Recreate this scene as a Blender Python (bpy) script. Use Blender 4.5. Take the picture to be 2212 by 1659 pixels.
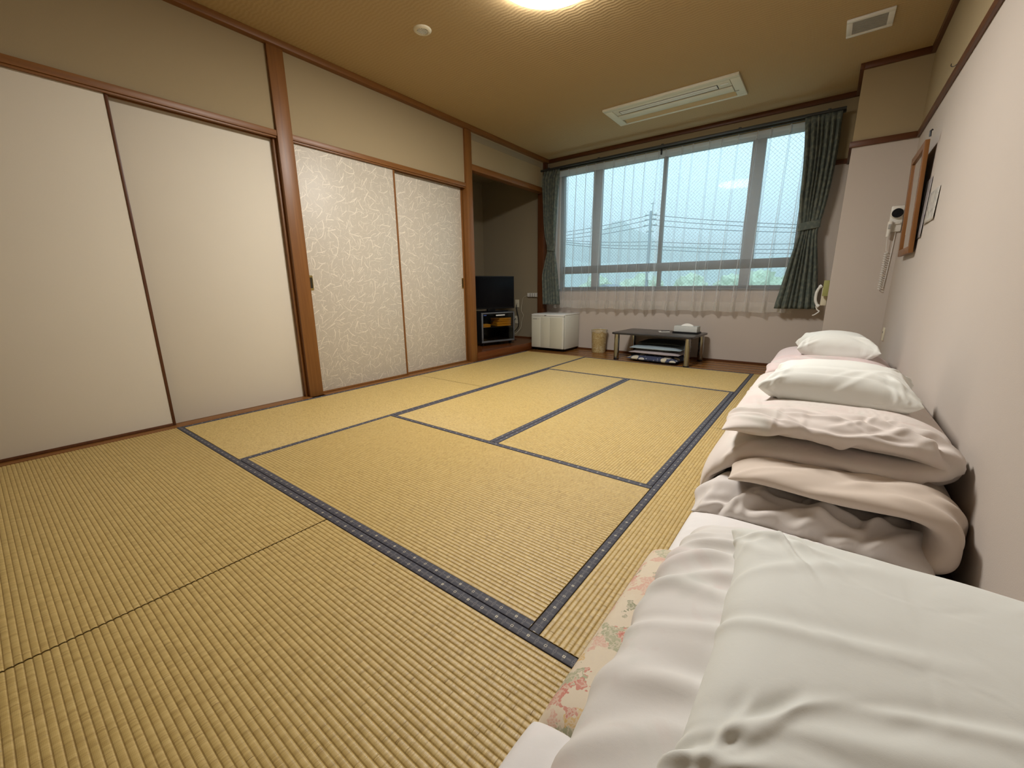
import bpy, bmesh, math, random
import numpy as np
from mathutils import Vector, Matrix, noise as mnoise

for _o in list(bpy.data.objects):
    bpy.data.objects.remove(_o, do_unlink=True)
scene = bpy.context.scene
COL = scene.collection
PI = math.pi

# ------------------------------------------------------------------ camera, world, lamp light, exposure
cd = bpy.data.cameras.new('camera')
cam = bpy.data.objects.new('camera', cd)
COL.objects.link(cam)
cd.sensor_fit = 'HORIZONTAL'
cd.sensor_width = 36.0
cd.lens = 882.568 / 2212 * 36.0
cd.clip_start = 0.02
cd.clip_end = 4000
cam.matrix_world = Matrix((
    (0.7993273, -0.1303094, 0.5865963, 3.18878),
    (0.6008111, 0.1897081, -0.7765545, -0.705297),
    (-0.0100897, 0.9731548, 0.2299302, 0.837374),
    (0, 0, 0, 1)))
scene.camera = cam

LAMP_STRENGTH = 102.0
SKY_STRENGTH = 2.45
scene.view_settings.view_transform = 'Standard'
scene.view_settings.look = 'None'
scene.view_settings.gamma = 1.0
scene.view_settings.use_curve_mapping = False
scene.view_settings.exposure = 0.0

w = bpy.data.worlds.new('overcast_sky')
scene.world = w
w.use_nodes = True
_nt = w.node_tree
_nt.nodes.clear()
_out = _nt.nodes.new('ShaderNodeOutputWorld')
_bg = _nt.nodes.new('ShaderNodeBackground')
_tc = _nt.nodes.new('ShaderNodeTexCoord')
_sx = _nt.nodes.new('ShaderNodeSeparateXYZ')
_rp = _nt.nodes.new('ShaderNodeValToRGB')
_rp.color_ramp.elements[0].position = 0.0
_rp.color_ramp.elements[0].color = (0.50, 0.71, 0.84, 1)
_rp.color_ramp.elements[1].position = 0.5
_rp.color_ramp.elements[1].color = (0.60, 0.84, 0.97, 1)
_nt.links.new(_tc.outputs['Generated'], _sx.inputs[0])
_nt.links.new(_sx.outputs['Z'], _rp.inputs[0])
_nt.links.new(_rp.outputs[0], _bg.inputs[0])
_bg.inputs[1].default_value = SKY_STRENGTH
_nt.links.new(_bg.outputs[0], _out.inputs[0])

# ------------------------------------------------------------------ node helper
class NB:
    def __init__(s, name):
        s.m = bpy.data.materials.new(name)
        s.m.use_nodes = True
        s.t = s.m.node_tree
        s.t.nodes.clear()
        s.out = s.t.nodes.new('ShaderNodeOutputMaterial')
    def n(s, typ, **kw):
        nd = s.t.nodes.new(typ)
        for k, v in kw.items():
            setattr(nd, k, v)
        return nd
    def link(s, a, b):
        s.t.links.new(a, b)
    def setin(s, sock, v):
        if v is None:
            return
        if isinstance(v, bpy.types.NodeSocket):
            s.t.links.new(v, sock)
        elif isinstance(v, (tuple, list)) and len(v) == 3 and sock.type == 'RGBA':
            sock.default_value = (*v, 1)
        else:
            sock.default_value = v
    def math(s, op, a, b=None, c=None, clamp=False):
        nd = s.n('ShaderNodeMath', operation=op)
        nd.use_clamp = clamp
        s.setin(nd.inputs[0], a)
        if b is not None: s.setin(nd.inputs[1], b)
        if c is not None: s.setin(nd.inputs[2], c)
        return nd.outputs[0]
    def mix(s, f, a, b, blend='MIX'):
        nd = s.n('ShaderNodeMix', data_type='RGBA')
        nd.blend_type = blend
        s.setin(nd.inputs[0], f)
        s.setin(nd.inputs[6], a)
        s.setin(nd.inputs[7], b)
        return nd.outputs[2]
    def noise(s, vec, scale, detail=3, rough=0.5, dist=0.0, out='Fac', dim='3D'):
        nd = s.n('ShaderNodeTexNoise', noise_dimensions=dim)
        if vec is not None: s.link(vec, nd.inputs['Vector'])
        nd.inputs['Scale'].default_value = scale
        nd.inputs['Detail'].default_value = detail
        nd.inputs['Roughness'].default_value = rough
        nd.inputs['Distortion'].default_value = dist
        return nd.outputs[out]
    def ramp(s, f, stops, interp='LINEAR'):
        nd = s.n('ShaderNodeValToRGB')
        cr = nd.color_ramp
        cr.interpolation = interp
        while len(cr.elements) < len(stops): cr.elements.new(0.5)
        for e, (p, c) in zip(cr.elements, stops):
            e.position = p
            e.color = (*c, 1) if len(c) == 3 else c
        s.setin(nd.inputs[0], f)
        return nd.outputs[0]
    def obj(s):
        return s.n('ShaderNodeTexCoord').outputs['Object']
    def uv(s):
        return s.n('ShaderNodeTexCoord').outputs['UV']
    def mapv(s, v, scale=(1, 1, 1), rot=(0, 0, 0), loc=(0, 0, 0)):
        nd = s.n('ShaderNodeMapping')
        s.link(v, nd.inputs[0])
        nd.inputs['Scale'].default_value = scale
        nd.inputs['Rotation'].default_value = rot
        nd.inputs['Location'].default_value = loc
        return nd.outputs[0]
    def sep(s, v):
        nd = s.n('ShaderNodeSeparateXYZ')
        s.link(v, nd.inputs[0])
        return nd.outputs
    def comb(s, x=0, y=0, z=0):
        nd = s.n('ShaderNodeCombineXYZ')
        for i, v in enumerate((x, y, z)): s.setin(nd.inputs[i], v)
        return nd.outputs[0]
    def bump(s, h, strength=0.3, dist=0.001, normal=None):
        nd = s.n('ShaderNodeBump')
        s.link(h, nd.inputs['Height'])
        nd.inputs['Strength'].default_value = strength
        nd.inputs['Distance'].default_value = dist
        if normal is not None: s.link(normal, nd.inputs['Normal'])
        return nd.outputs[0]
    def pbr(s, col, rough=0.6, metal=0.0, normal=None, spec=0.5, **kw):
        p = s.n('ShaderNodeBsdfPrincipled')
        s.setin(p.inputs['Base Color'], col)
        s.setin(p.inputs['Roughness'], rough)
        p.inputs['Metallic'].default_value = metal
        p.inputs['Specular IOR Level'].default_value = spec
        for k, v in kw.items(): s.setin(p.inputs[k], v)
        if normal is not None: s.link(normal, p.inputs['Normal'])
        s.link(p.outputs[0], s.out.inputs[0])
        return p

MAT = {}
def simple(name, col, rough=0.5, metal=0.0, spec=0.5, var=0.04, nscale=30, bump=0.0, bscale=300):
    b = NB(name)
    o = b.obj()
    nz = b.noise(o, nscale, 3)
    f = b.math('MULTIPLY_ADD', nz, 2 * var, 1 - var)
    c = b.mix(1.0, col, b.comb(f, f, f), 'MULTIPLY')
    nrm = None
    if bump:
        nrm = b.bump(b.noise(o, bscale, 2), bump, 0.001)
    b.pbr(c, rough, metal, nrm, spec)
    MAT[name] = b.m
    return b.m

# wallpaper: fine mottled grain
def wallpaper(name, col, bs=0.35):
    b = NB(name)
    o = b.obj()
    f = b.noise(o, 2.2, 3)
    c = b.mix(f, tuple(x * 0.97 for x in col), tuple(min(1, x * 1.03) for x in col))
    g = b.noise(o, 420, 2, 0.6)
    c = b.mix(b.math('MULTIPLY', g, 0.12), c, tuple(x * 0.6 for x in col))
    nrm = b.bump(g, bs, 0.0012)
    b.pbr(c, 0.85, 0, nrm, 0.25)
    MAT[name] = b.m
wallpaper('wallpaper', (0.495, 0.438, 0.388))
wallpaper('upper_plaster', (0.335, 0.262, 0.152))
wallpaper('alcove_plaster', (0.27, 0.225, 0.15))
wallpaper('fusuma_paper', (0.67, 0.61, 0.50), 0.15)

# wood
def wood(name, dark, light, axis='z', rough=0.42, scale=1.0):
    b = NB(name)
    o = b.obj()
    sc = {'x': (1.2, 38, 38), 'y': (38, 1.2, 38), 'z': (38, 38, 1.2)}[axis]
    v = b.mapv(o, tuple(a * scale for a in sc))
    f = b.noise(v, 1.0, 5, 0.6, 0.6)
    f2 = b.noise(b.mapv(o, tuple(a * 4 * scale for a in sc)), 1.0, 3)
    ff = b.math('ADD', b.math('MULTIPLY', f, 0.7), b.math('MULTIPLY', f2, 0.3))
    c = b.ramp(ff, [(0.3, dark), (0.7, light)])
    nrm = b.bump(f2, 0.08, 0.001)
    b.pbr(c, rough, 0, nrm, 0.4)
    MAT[name] = b.m
for ax in 'xyz':
    wood('wood_' + ax, (0.145, 0.054, 0.011), (0.235, 0.098, 0.024), ax)
    wood('dark_wood_' + ax, (0.070, 0.022, 0.007), (0.125, 0.044, 0.014), ax)
wood('board_floor', (0.16, 0.062, 0.013), (0.27, 0.12, 0.030), 'x', 0.25)
wood('alcove_board', (0.095, 0.026, 0.007), (0.155, 0.048, 0.012), 'y', 0.25)

# ceiling cloth: woven in stepped rows
def ceiling_mat():
    b = NB('ceiling_cloth')
    o = b.obj()
    x, y, z = b.sep(o)
    rx, ry = 0.018, 0.026
    col_i = b.math('FLOOR', b.math('DIVIDE', x, rx))
    off = b.math('MULTIPLY', b.math('PINGPONG', col_i, 3.0), 0.0035)
    ph = b.math('DIVIDE', b.math('ADD', y, off), ry)
    s1 = b.math('SINE', b.math('MULTIPLY', ph, 2 * PI))
    s2 = b.math('SINE', b.math('MULTIPLY', b.math('DIVIDE', x, rx), 2 * PI))
    h = b.math('ADD', b.math('MULTIPLY', s1, 0.5), b.math('MULTIPLY', s2, 0.12))
    g = b.noise(o, 350, 2)
    h2 = b.math('ADD', h, b.math('MULTIPLY', g, 0.4))
    f = b.math('MULTIPLY_ADD', h, 0.5, 0.5, clamp=True)
    c = b.mix(f, (0.40, 0.285, 0.140), (0.47, 0.345, 0.180))
    c = b.mix(b.math('MULTIPLY', g, 0.25), c, (0.24, 0.165, 0.08))
    b.pbr(c, 0.8, 0, b.bump(h2, 0.5, 0.0022), 0.3)
    MAT['ceiling_cloth'] = b.m
ceiling_mat()

# tatami rush: u along the long side, v across, in metres
def tatami_mat():
    b = NB('woven_rush')
    u, v, _ = b.sep(b.uv())
    rib = b.math('FLOOR', b.math('DIVIDE', v, 0.014))
    info = b.n('ShaderNodeObjectInfo')
    rnd = info.outputs['Random']
    fine = b.noise(b.comb(b.math('MULTIPLY', u, 620.0), b.math('MULTIPLY', rib, 7.31), b.math('MULTIPLY', rnd, 50.0)), 1.0, 2, 0.7)
    mid = b.noise(b.comb(b.math('MULTIPLY', u, 95.0), b.math('MULTIPLY', rib, 3.1), rnd), 1.0, 2, 0.6)
    big = b.noise(b.comb(b.math('MULTIPLY', u, 2.0), b.math('MULTIPLY', v, 2.0), b.math('MULTIPLY', rnd, 20.0)), 1.0, 3, 0.55)
    fc = b.math('MULTIPLY_ADD', fine, 0.55, b.math('MULTIPLY', mid, 0.45))
    c = b.ramp(fc, [(0.30, (0.26, 0.165, 0.040)), (0.5, (0.475, 0.335, 0.110)), (0.72, (0.63, 0.475, 0.195))])
    c = b.mix(b.math('MULTIPLY', big, 0.35), c, (0.53, 0.37, 0.135))
    # shade in the grooves between ribs, put into the rush colour
    fr = b.math('FRACT', b.math('DIVIDE', v, 0.014))
    edge = b.math('ABSOLUTE', b.math('SUBTRACT', fr, 0.5))
    line = b.math('SMOOTH_MIN', b.math('MULTIPLY', b.math('SUBTRACT', edge, 0.38, clamp=True), 8.0), 1.0, 0.1, clamp=True)
    c = b.mix(b.math('MULTIPLY', line, 0.30), c, (0.235, 0.145, 0.035))
    crack = b.noise(b.comb(b.math('MULTIPLY', u, 260.0), b.math('MULTIPLY', rib, 5.7), b.math('MULTIPLY', rnd, 31.0)), 1.0, 1, 0.5)
    ck = b.math('MULTIPLY', b.math('SUBTRACT', 0.30, crack, clamp=True), 14.0, clamp=True)
    c = b.mix(b.math('MULTIPLY', ck, 0.55), c, (0.17, 0.10, 0.025))
    nrm = b.bump(b.math('SUBTRACT', fc, b.math('MULTIPLY', ck, 0.5)), 0.7, 0.002)
    b.pbr(c, 0.43, 0, nrm, 0.62)
    MAT['woven_rush'] = b.m
tatami_mat()

# border cloth: u along, v across, in border widths (0..1)
def heri_mat():
    b = NB('border_cloth')
    u, v, _ = b.sep(b.uv())
    P = 0.84
    # cell coordinate along the strip
    k = b.math('DIVIDE', u, P)
    ci = b.math('ROUND', k)
    du = b.math('MULTIPLY', b.math('SUBTRACT', k, ci), P)
    dv = b.math('SUBTRACT', v, 0.5)
    au = b.math('ABSOLUTE', du)
    av = b.math('ABSOLUTE', dv)
    cheb = b.math('MAXIMUM', au, av)
    def band(val, lo, hi):
        return b.math('MULTIPLY', b.math('GREATER_THAN', val, lo), b.math('LESS_THAN', val, hi))
    ring = band(cheb, 0.075, 0.125)
    solid = b.math('LESS_THAN', cheb, 0.125)
    solid2 = b.math('MULTIPLY', solid, b.math('GREATER_THAN', b.math('ADD', au, av), 0.06))
    m4 = b.math('PINGPONG', ci, 2.0)                 # 0,1,2,1
    is0 = b.math('LESS_THAN', m4, 0.5)
    is2 = b.math('GREATER_THAN', m4, 1.5)
    is1 = b.math('SUBTRACT', 1.0, b.math('ADD', is0, is2))
    bright = b.math('ADD', b.math('MULTIPLY', is0, solid2), b.math('MULTIPLY', is2, ring), clamp=True)
    dim = b.math('MULTIPLY', is1, ring)
    # groups of three fine lines beside, above and below each second motif
    ln_v = b.math('MULTIPLY', b.math('LESS_THAN', b.math('ABSOLUTE', b.math('SUBTRACT', b.math('FRACT', b.math('DIVIDE', b.math('ADD', du, 0.09), 0.06)), 0.5)), 0.2),
                  b.math('MULTIPLY', b.math('LESS_THAN', au, 0.09), band(av, 0.18, 0.43)))
    au2 = b.math('SUBTRACT', P * 0.5, au)            # distance to the mid point between motifs
    ln_h = b.math('MULTIPLY', b.math('LESS_THAN', b.math('ABSOLUTE', b.math('SUBTRACT', b.math('FRACT', b.math('DIVIDE', b.math('ADD', dv, 0.09), 0.06)), 0.5)), 0.2),
                  b.math('MULTIPLY', b.math('LESS_THAN', av, 0.09), b.math('LESS_THAN', au2, 0.20)))
    lines = b.math('MULTIPLY', b.math('ADD', ln_v, ln_h, clamp=True), 0.55)
    wv = b.noise(b.comb(b.math('MULTIPLY', u, 60), b.math('MULTIPLY', v, 10), 0), 1.0, 2)
    c = b.mix(wv, (0.026, 0.026, 0.036), (0.060, 0.058, 0.078))
    c = b.mix(lines, c, (0.24, 0.23, 0.21))
    c = b.mix(b.math('MULTIPLY', dim, 0.7), c, (0.17, 0.155, 0.15))
    c = b.mix(bright, c, (0.46, 0.42, 0.32))
    b.pbr(c, 0.6, 0, b.bump(wv, 0.3, 0.0006), 0.35)
    MAT['border_cloth'] = b.m
heri_mat()

# patterned sliding door paper: curved brush dashes on a mica ground (object x = out of the door, y along, z up)
def dash_paper():
    b = NB('dashed_paper')
    o = b.obj()
    _, y, z = b.sep(o)
    p2 = b.comb(y, z, 0)
    total = None
    def layer(scale, L, W, curve, off, amt):
        vor = b.n('ShaderNodeTexVoronoi', voronoi_dimensions='2D')
        vv = b.mapv(p2, (scale, scale, 1), loc=(off, off * 1.7, 0))
        b.link(vv, vor.inputs['Vector'])
        vor.inputs['Scale'].default_value = 1.0
        vor.inputs['Randomness'].default_value = 0.85
        sub = b.n('ShaderNodeVectorMath', operation='SUBTRACT')
        b.link(vv, sub.inputs[0]); b.link(vor.outputs['Position'], sub.inputs[1])
        dx, dy, _z = b.sep(sub.outputs[0])
        cr, cg, cb_ = b.sep(vor.outputs['Color'])
        ang = b.math('MULTIPLY_ADD', b.math('POWER', cr, 0.8), 3.0, -1.1)
        ca, sa = b.math('COSINE', ang), b.math('SINE', ang)
        rx = b.math('ADD', b.math('MULTIPLY', dx, ca), b.math('MULTIPLY', dy, sa))
        ry = b.math('SUBTRACT', b.math('MULTIPLY', dy, ca), b.math('MULTIPLY', dx, sa))
        cv = b.math('MULTIPLY', b.math('SUBTRACT', cg, 0.2), curve)
        ry2 = b.math('ABSOLUTE', b.math('SUBTRACT', ry, b.math('MULTIPLY', cv, b.math('MULTIPLY', rx, rx))))
        wid = b.math('MULTIPLY', b.math('MULTIPLY_ADD', rx, 0.7, 0.7), W)
        m = b.math('SUBTRACT', 1.0, b.math('DIVIDE', ry2, b.math('MAXIMUM', wid, 0.001)), clamp=True)
        m = b.math('MULTIPLY', m, 2.2, clamp=True)
        e = b.math('MULTIPLY', b.math('SUBTRACT', b.math('MULTIPLY_ADD', cb_, L * 0.5, L * 0.6), b.math('ABSOLUTE', rx)), 12.0, clamp=True)
        return b.math('MULTIPLY', b.math('MULTIPLY', m, e), amt)
    for a in ((9.5, 0.50, 0.045, 1.2, 0.0, 1.0), (11.5, 0.48, 0.040, -1.4, 3.3, 0.95), (13, 0.50, 0.035, 1.0, 7.9, 0.85), (14, 0.48, 0.034, 1.6, 31.9, 0.8), (19, 0.5, 0.034, 1.4, 12.7, 0.6), (24, 0.5, 0.034, 1.4, 19.7, 0.5)):
        l = layer(*a)
        total = l if total is None else b.math('MAXIMUM', total, l)
    g = b.noise(o, 260, 3, 0.65)
    base = b.mix(g, (0.43, 0.385, 0.31), (0.55, 0.495, 0.405))
    c = b.mix(total, base, (0.72, 0.655, 0.54))
    b.pbr(c, 0.46, 0, b.bump(b.math('ADD', total, b.math('MULTIPLY', g, 0.3)), 0.25, 0.001), 0.5)
    MAT['dashed_paper'] = b.m
dash_paper()

def cotton(name, col, print_amt=0.0, tint2=None, bumpy=0.25):
    b = NB(name)
    o = b.obj()
    c = col
    if print_amt:
        f = b.noise(b.mapv(o, (1, 1, 1), loc=(3.1, 1.7, 0)), 7.0, 2, 0.5, 1.2, out='Color')
        r, g, bl = b.sep(f)
        pk = b.math('MULTIPLY', b.math('SUBTRACT', r, 0.52, clamp=True), 5.0 * print_amt, clamp=True)
        gn = b.math('MULTIPLY', b.math('SUBTRACT', g, 0.56, clamp=True), 4.0 * print_amt, clamp=True)
        c = b.mix(pk, c, (0.66, 0.50, 0.48))
        c = b.mix(gn, c, (0.55, 0.60, 0.54))
    wv = b.noise(o, 900, 1)
    mid = b.noise(o, 40, 3, 0.5)
    nrm = b.bump(wv, bumpy * 0.5, 0.0004)
    nrm = b.bump(mid, bumpy, 0.0015, nrm)
    p = b.pbr(c, 0.82, 0, nrm, 0.2)
    p.inputs['Sheen Weight'].default_value = 0.15
    p.inputs['Sheen Roughness'].default_value = 0.5
    MAT[name] = b.m
cotton('pillowcase', (0.76, 0.775, 0.735))
cotton('white_cover', (0.74, 0.72, 0.69), 0.55)
cotton('blush_cover', (0.68, 0.62, 0.58), 0.35)
cotton('pink_cover', (0.68, 0.57, 0.56), 0.5)
cotton('cream_sheet', (0.62, 0.535, 0.46), 0.0)
cotton('plain_sheet', (0.64, 0.60, 0.57), 0.0)
cotton('bright_sheet', (0.76, 0.74, 0.73), 0.15)

def floral():
    b = NB('floral_print')
    o = b.obj()
    wob = b.noise(o, 26, 3, 0.6, out='Color')
    add = b.n('ShaderNodeVectorMath', operation='MULTIPLY_ADD')
    b.link(wob, add.inputs[0]); add.inputs[1].default_value = (0.11, 0.11, 0.11); b.link(o, add.inputs[2])
    vor = b.n('ShaderNodeTexVoronoi')
    b.link(b.mapv(add.outputs[0], (1, 1, 1)), vor.inputs['Vector'])
    vor.inputs['Scale'].default_value = 19
    r, g, bl = b.sep(vor.outputs['Color'])
    c = b.ramp(r, [(0.0, (0.66, 0.56, 0.42)), (0.20, (0.52, 0.13, 0.10)), (0.34, (0.68, 0.60, 0.46)), (0.48, (0.60, 0.38, 0.10)), (0.58, (0.15, 0.19, 0.10)),
                   (0.68, (0.66, 0.58, 0.45)), (0.80, (0.62, 0.34, 0.27)), (0.92, (0.30, 0.33, 0.20))], 'CONSTANT')
    petal = b.n('ShaderNodeTexVoronoi', feature='DISTANCE_TO_EDGE')
    b.link(add.outputs[0], petal.inputs['Vector'])
    petal.inputs['Scale'].default_value = 42
    e = b.math('LESS_THAN', petal.outputs[0], 0.09)
    c = b.mix(b.math('MULTIPLY', e, 0.55), c, (0.66, 0.58, 0.46))
    shade = b.noise(o, 60, 3)
    c = b.mix(b.math('MULTIPLY', shade, 0.6), c, (0.66, 0.56, 0.44))
    b.pbr(c, 0.75, 0, b.bump(b.noise(o, 700, 1), 0.15, 0.0005), 0.25)
    MAT['floral_print'] = b.m
floral()

def drape():
    b = NB('drape_cloth')
    o = b.obj()
    vor = b.n('ShaderNodeTexVoronoi', feature='SMOOTH_F1')
    b.link(o, vor.inputs['Vector'])
    vor.inputs['Scale'].default_value = 34
    f = b.math('MULTIPLY', b.math('SUBTRACT', vor.outputs['Distance'], 0.35, clamp=True), 4.0, clamp=True)
    n2 = b.noise(o, 120, 3)
    c = b.mix(f, (0.098, 0.118, 0.104), (0.165, 0.176, 0.143))
    c = b.mix(b.math('MULTIPLY', n2, 0.4), c, (0.075, 0.10, 0.09))
    b.pbr(c, 0.8, 0, b.bump(n2, 0.2, 0.0008), 0.2)
    MAT['drape_cloth'] = b.m
drape()

# sheer lace: open weave, so it gets denser as the cloth turns edge-on
def lace(name, open_, col):
    b = NB(name)
    geo = b.n('ShaderNodeNewGeometry')
    dot = b.n('ShaderNodeVectorMath', operation='DOT_PRODUCT')
    b.link(geo.outputs['Normal'], dot.inputs[0]); b.link(geo.outputs['Incoming'], dot.inputs[1])
    cs = b.math('MAXIMUM', b.math('ABSOLUTE', dot.outputs['Value']), 0.12)
    tr = b.math('POWER', open_, b.math('DIVIDE', 1.0, cs))
    o = b.obj()
    th = b.noise(b.mapv(o, (500, 500, 3)), 1.0, 2)
    tr = b.math('MULTIPLY', tr, b.math('MULTIPLY_ADD', th, 0.16, 0.92), clamp=True)
    df = b.n('ShaderNodeBsdfDiffuse'); df.inputs[0].default_value = (*col, 1)
    tl = b.n('ShaderNodeBsdfTranslucent'); tl.inputs[0].default_value = (*col, 1)
    mx = b.n('ShaderNodeMixShader'); mx.inputs[0].default_value = 0.5
    b.link(df.outputs[0], mx.inputs[1]); b.link(tl.outputs[0], mx.inputs[2])
    tp = b.n('ShaderNodeBsdfTransparent')
    m2 = b.n('ShaderNodeMixShader')
    b.link(tr, m2.inputs[0]); b.link(mx.outputs[0], m2.inputs[1]); b.link(tp.outputs[0], m2.inputs[2])
    b.link(m2.outputs[0], b.out.inputs[0])
    MAT[name] = b.m
lace('sheer_lace', 0.80, (0.90, 0.90, 0.90))
lace('lace_heading', 0.42, (0.75, 0.75, 0.75))
lace('thin_plastic', 0.75, (0.85, 0.85, 0.8))

def wired_glass():
    b = NB('wired_glass')
    x, y, z = b.sep(b.obj())
    def diag(sx):
        k = b.math('DIVIDE', b.math('ADD', x, b.math('MULTIPLY', z, sx)), 0.040)
        f = b.math('ABSOLUTE', b.math('SUBTRACT', b.math('FRACT', k), 0.5))
        return b.math('LESS_THAN', f, 0.016)
    wire = b.math('MAXIMUM', diag(1.0), diag(-1.0))
    tp = b.n('ShaderNodeBsdfTransparent'); tp.inputs[0].default_value = (0.93, 0.98, 0.98, 1)
    gl = b.n('ShaderNodeBsdfGlossy'); gl.inputs['Roughness'].default_value = 0.03
    fr = b.n('ShaderNodeFresnel'); fr.inputs[0].default_value = 1.45
    m1 = b.n('ShaderNodeMixShader'); b.link(b.math('MULTIPLY', fr.outputs[0], 0.09), m1.inputs[0]); b.link(tp.outputs[0], m1.inputs[1]); b.link(gl.outputs[0], m1.inputs[2])
    dk = b.n('ShaderNodeBsdfPrincipled'); dk.inputs['Base Color'].default_value = (0.25, 0.26, 0.27, 1); dk.inputs['Metallic'].default_value = 0.6
    m2 = b.n('ShaderNodeMixShader'); b.link(wire, m2.inputs[0]); b.link(m1.outputs[0], m2.inputs[1]); b.link(dk.outputs[0], m2.inputs[2])
    b.link(m2.outputs[0], b.out.inputs[0])
    MAT['wired_glass'] = b.m
wired_glass()

def cabinet_glass():
    b = NB('smoked_glass')
    tp = b.n('ShaderNodeBsdfTransparent'); tp.inputs[0].default_value = (0.80, 0.80, 0.80, 1)
    gl = b.n('ShaderNodeBsdfGlossy'); gl.inputs['Roughness'].default_value = 0.04
    fr = b.n('ShaderNodeFresnel'); fr.inputs[0].default_value = 1.45
    m1 = b.n('ShaderNodeMixShader'); b.link(b.math('MULTIPLY', fr.outputs[0], 0.5), m1.inputs[0]); b.link(tp.outputs[0], m1.inputs[1]); b.link(gl.outputs[0], m1.inputs[2])
    b.link(m1.outputs[0], b.out.inputs[0])
    MAT['smoked_glass'] = b.m
cabinet_glass()

def emit(name, col, st):
    b = NB(name)
    e = b.n('ShaderNodeEmission')
    e.inputs[0].default_value = (*col, 1)
    e.inputs[1].default_value = st
    b.link(e.outputs[0], b.out.inputs[0])
    MAT[name] = b.m
emit('lamp_glow', (1.0, 0.965, 0.915), LAMP_STRENGTH)

simple('white_plastic', (0.70, 0.68, 0.62), 0.4, bump=0.02)
simple('ivory_plastic', (0.62, 0.57, 0.43), 0.45)
simple('cool_white', (0.72, 0.72, 0.69), 0.35)
simple('unit_white', (0.66, 0.64, 0.52), 0.45)
simple('flap_reflected_tan', (0.50, 0.33, 0.12), 0.5)  # outlet flap: warm reflection put into its base colour
simple('grey_mesh', (0.36, 0.35, 0.33), 0.6, var=0.12, nscale=500)
simple('fridge_white', (0.62, 0.62, 0.55), 0.35, var=0.02)
simple('fridge_panel', (0.56, 0.55, 0.45), 0.4, var=0.02)
simple('badge_ink', (0.10, 0.10, 0.10), 0.5)
simple('black_plastic', (0.010, 0.010, 0.011), 0.4, spec=0.2)
simple('black_screen', (0.003, 0.003, 0.004), 0.10, spec=0.12)
simple('black_metal', (0.02, 0.02, 0.022), 0.4, 0.5)
simple('grey_metal', (0.16, 0.17, 0.19), 0.4, 0.6)
simple('table_black', (0.022, 0.021, 0.022), 0.28, var=0.1)
simple('chrome', (0.42, 0.43, 0.43), 0.20, 1.0)
simple('window_frame', (0.11, 0.105, 0.10), 0.5)
simple('window_frame_pale', (0.26, 0.28, 0.30), 0.5)
simple('curtain_rail', (0.030, 0.034, 0.034), 0.45)
simple('orange_towel', (0.95, 0.42, 0.020), 0.9, var=0.12, nscale=60, bump=0.6, bscale=500)
simple('brass', (0.42, 0.31, 0.10), 0.3, 0.9)
simple('brass_dark', (0.05, 0.04, 0.02), 0.4, 0.6)
simple('mirror_glass', (0.80, 0.80, 0.78), 0.02, 1.0)
simple('paper_white', (0.66, 0.65, 0.60), 0.35)
simple('chartreuse', (0.30, 0.30, 0.10), 0.6)
simple('tissue', (0.80, 0.80, 0.76), 0.9)
simple('box_pale', (0.56, 0.58, 0.55), 0.7)
simple('blue_plastic', (0.03, 0.07, 0.25), 0.4)
simple('cushion_blue', (0.26, 0.33, 0.37), 0.85, var=0.12, nscale=12)
simple('cushion_mauve', (0.33, 0.29, 0.30), 0.85, var=0.1, nscale=12)
simple('cushion_dark', (0.035, 0.045, 0.045), 0.85, var=0.2, nscale=12)
simple('concrete', (0.26, 0.27, 0.27), 0.8)
simple('pole_grey', (0.28, 0.31, 0.34), 0.8)
simple('wire_dark', (0.10, 0.12, 0.14), 0.6)
simple('hill_hazed', (0.46, 0.52, 0.50), 0.9, var=0.08, nscale=0.02)  # hills: base colour paled to carry part of the distance haze
simple('tree_hazed', (0.52, 0.58, 0.43), 0.9, var=0.35, nscale=1.6)  # crowns: colour lightened in place of denser haze
simple('ground_green', (0.20, 0.24, 0.14), 0.9, var=0.2, nscale=0.1)
simple('house_wall', (0.50, 0.50, 0.47), 0.8)
simple('house_roof', (0.22, 0.25, 0.28), 0.7)

def cushion_print():
    b = NB('cushion_print')
    o = b.obj()
    v = b.n('ShaderNodeTexVoronoi'); b.link(o, v.inputs['Vector']); v.inputs['Scale'].default_value = 11
    r, g, bl = b.sep(v.outputs['Color'])
    rad = b.math('MULTIPLY_ADD', r, 0.35, 0.12)
    m = b.math('LESS_THAN', v.outputs['Distance'], rad)
    c = b.mix(g, (0.40, 0.42, 0.45), (0.55, 0.48, 0.30))
    c = b.mix(m, (0.045, 0.055, 0.10), c)
    v2 = b.n('ShaderNodeTexVoronoi'); b.link(o, v2.inputs['Vector']); v2.inputs['Scale'].default_value = 30
    m2 = b.math('LESS_THAN', v2.outputs['Distance'], 0.22)
    c = b.mix(b.math('MULTIPLY', m2, 0.6), c, (0.35, 0.38, 0.45))
    b.pbr(c, 0.85, spec=0.2)
    MAT['cushion_print'] = b.m
cushion_print()

def bin_print():
    b = NB('bin_print')
    o = b.obj()
    n1 = b.noise(o, 34, 2, 0.5, 2.5)
    f = b.math('ABSOLUTE', b.math('SUBTRACT', n1, 0.5))
    m = b.math('LESS_THAN', f, 0.035)
    c = b.mix(m, (0.50, 0.40, 0.20), (0.30, 0.18, 0.05))
    n2 = b.noise(o, 22, 2, 0.5, 1.0)
    m2 = b.math('GREATER_THAN', n2, 0.58)
    c = b.mix(b.math('MULTIPLY', m2, 0.7), c, (0.56, 0.48, 0.30))
    b.pbr(c, 0.45, spec=0.4)
    MAT['bin_print'] = b.m
bin_print()

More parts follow.
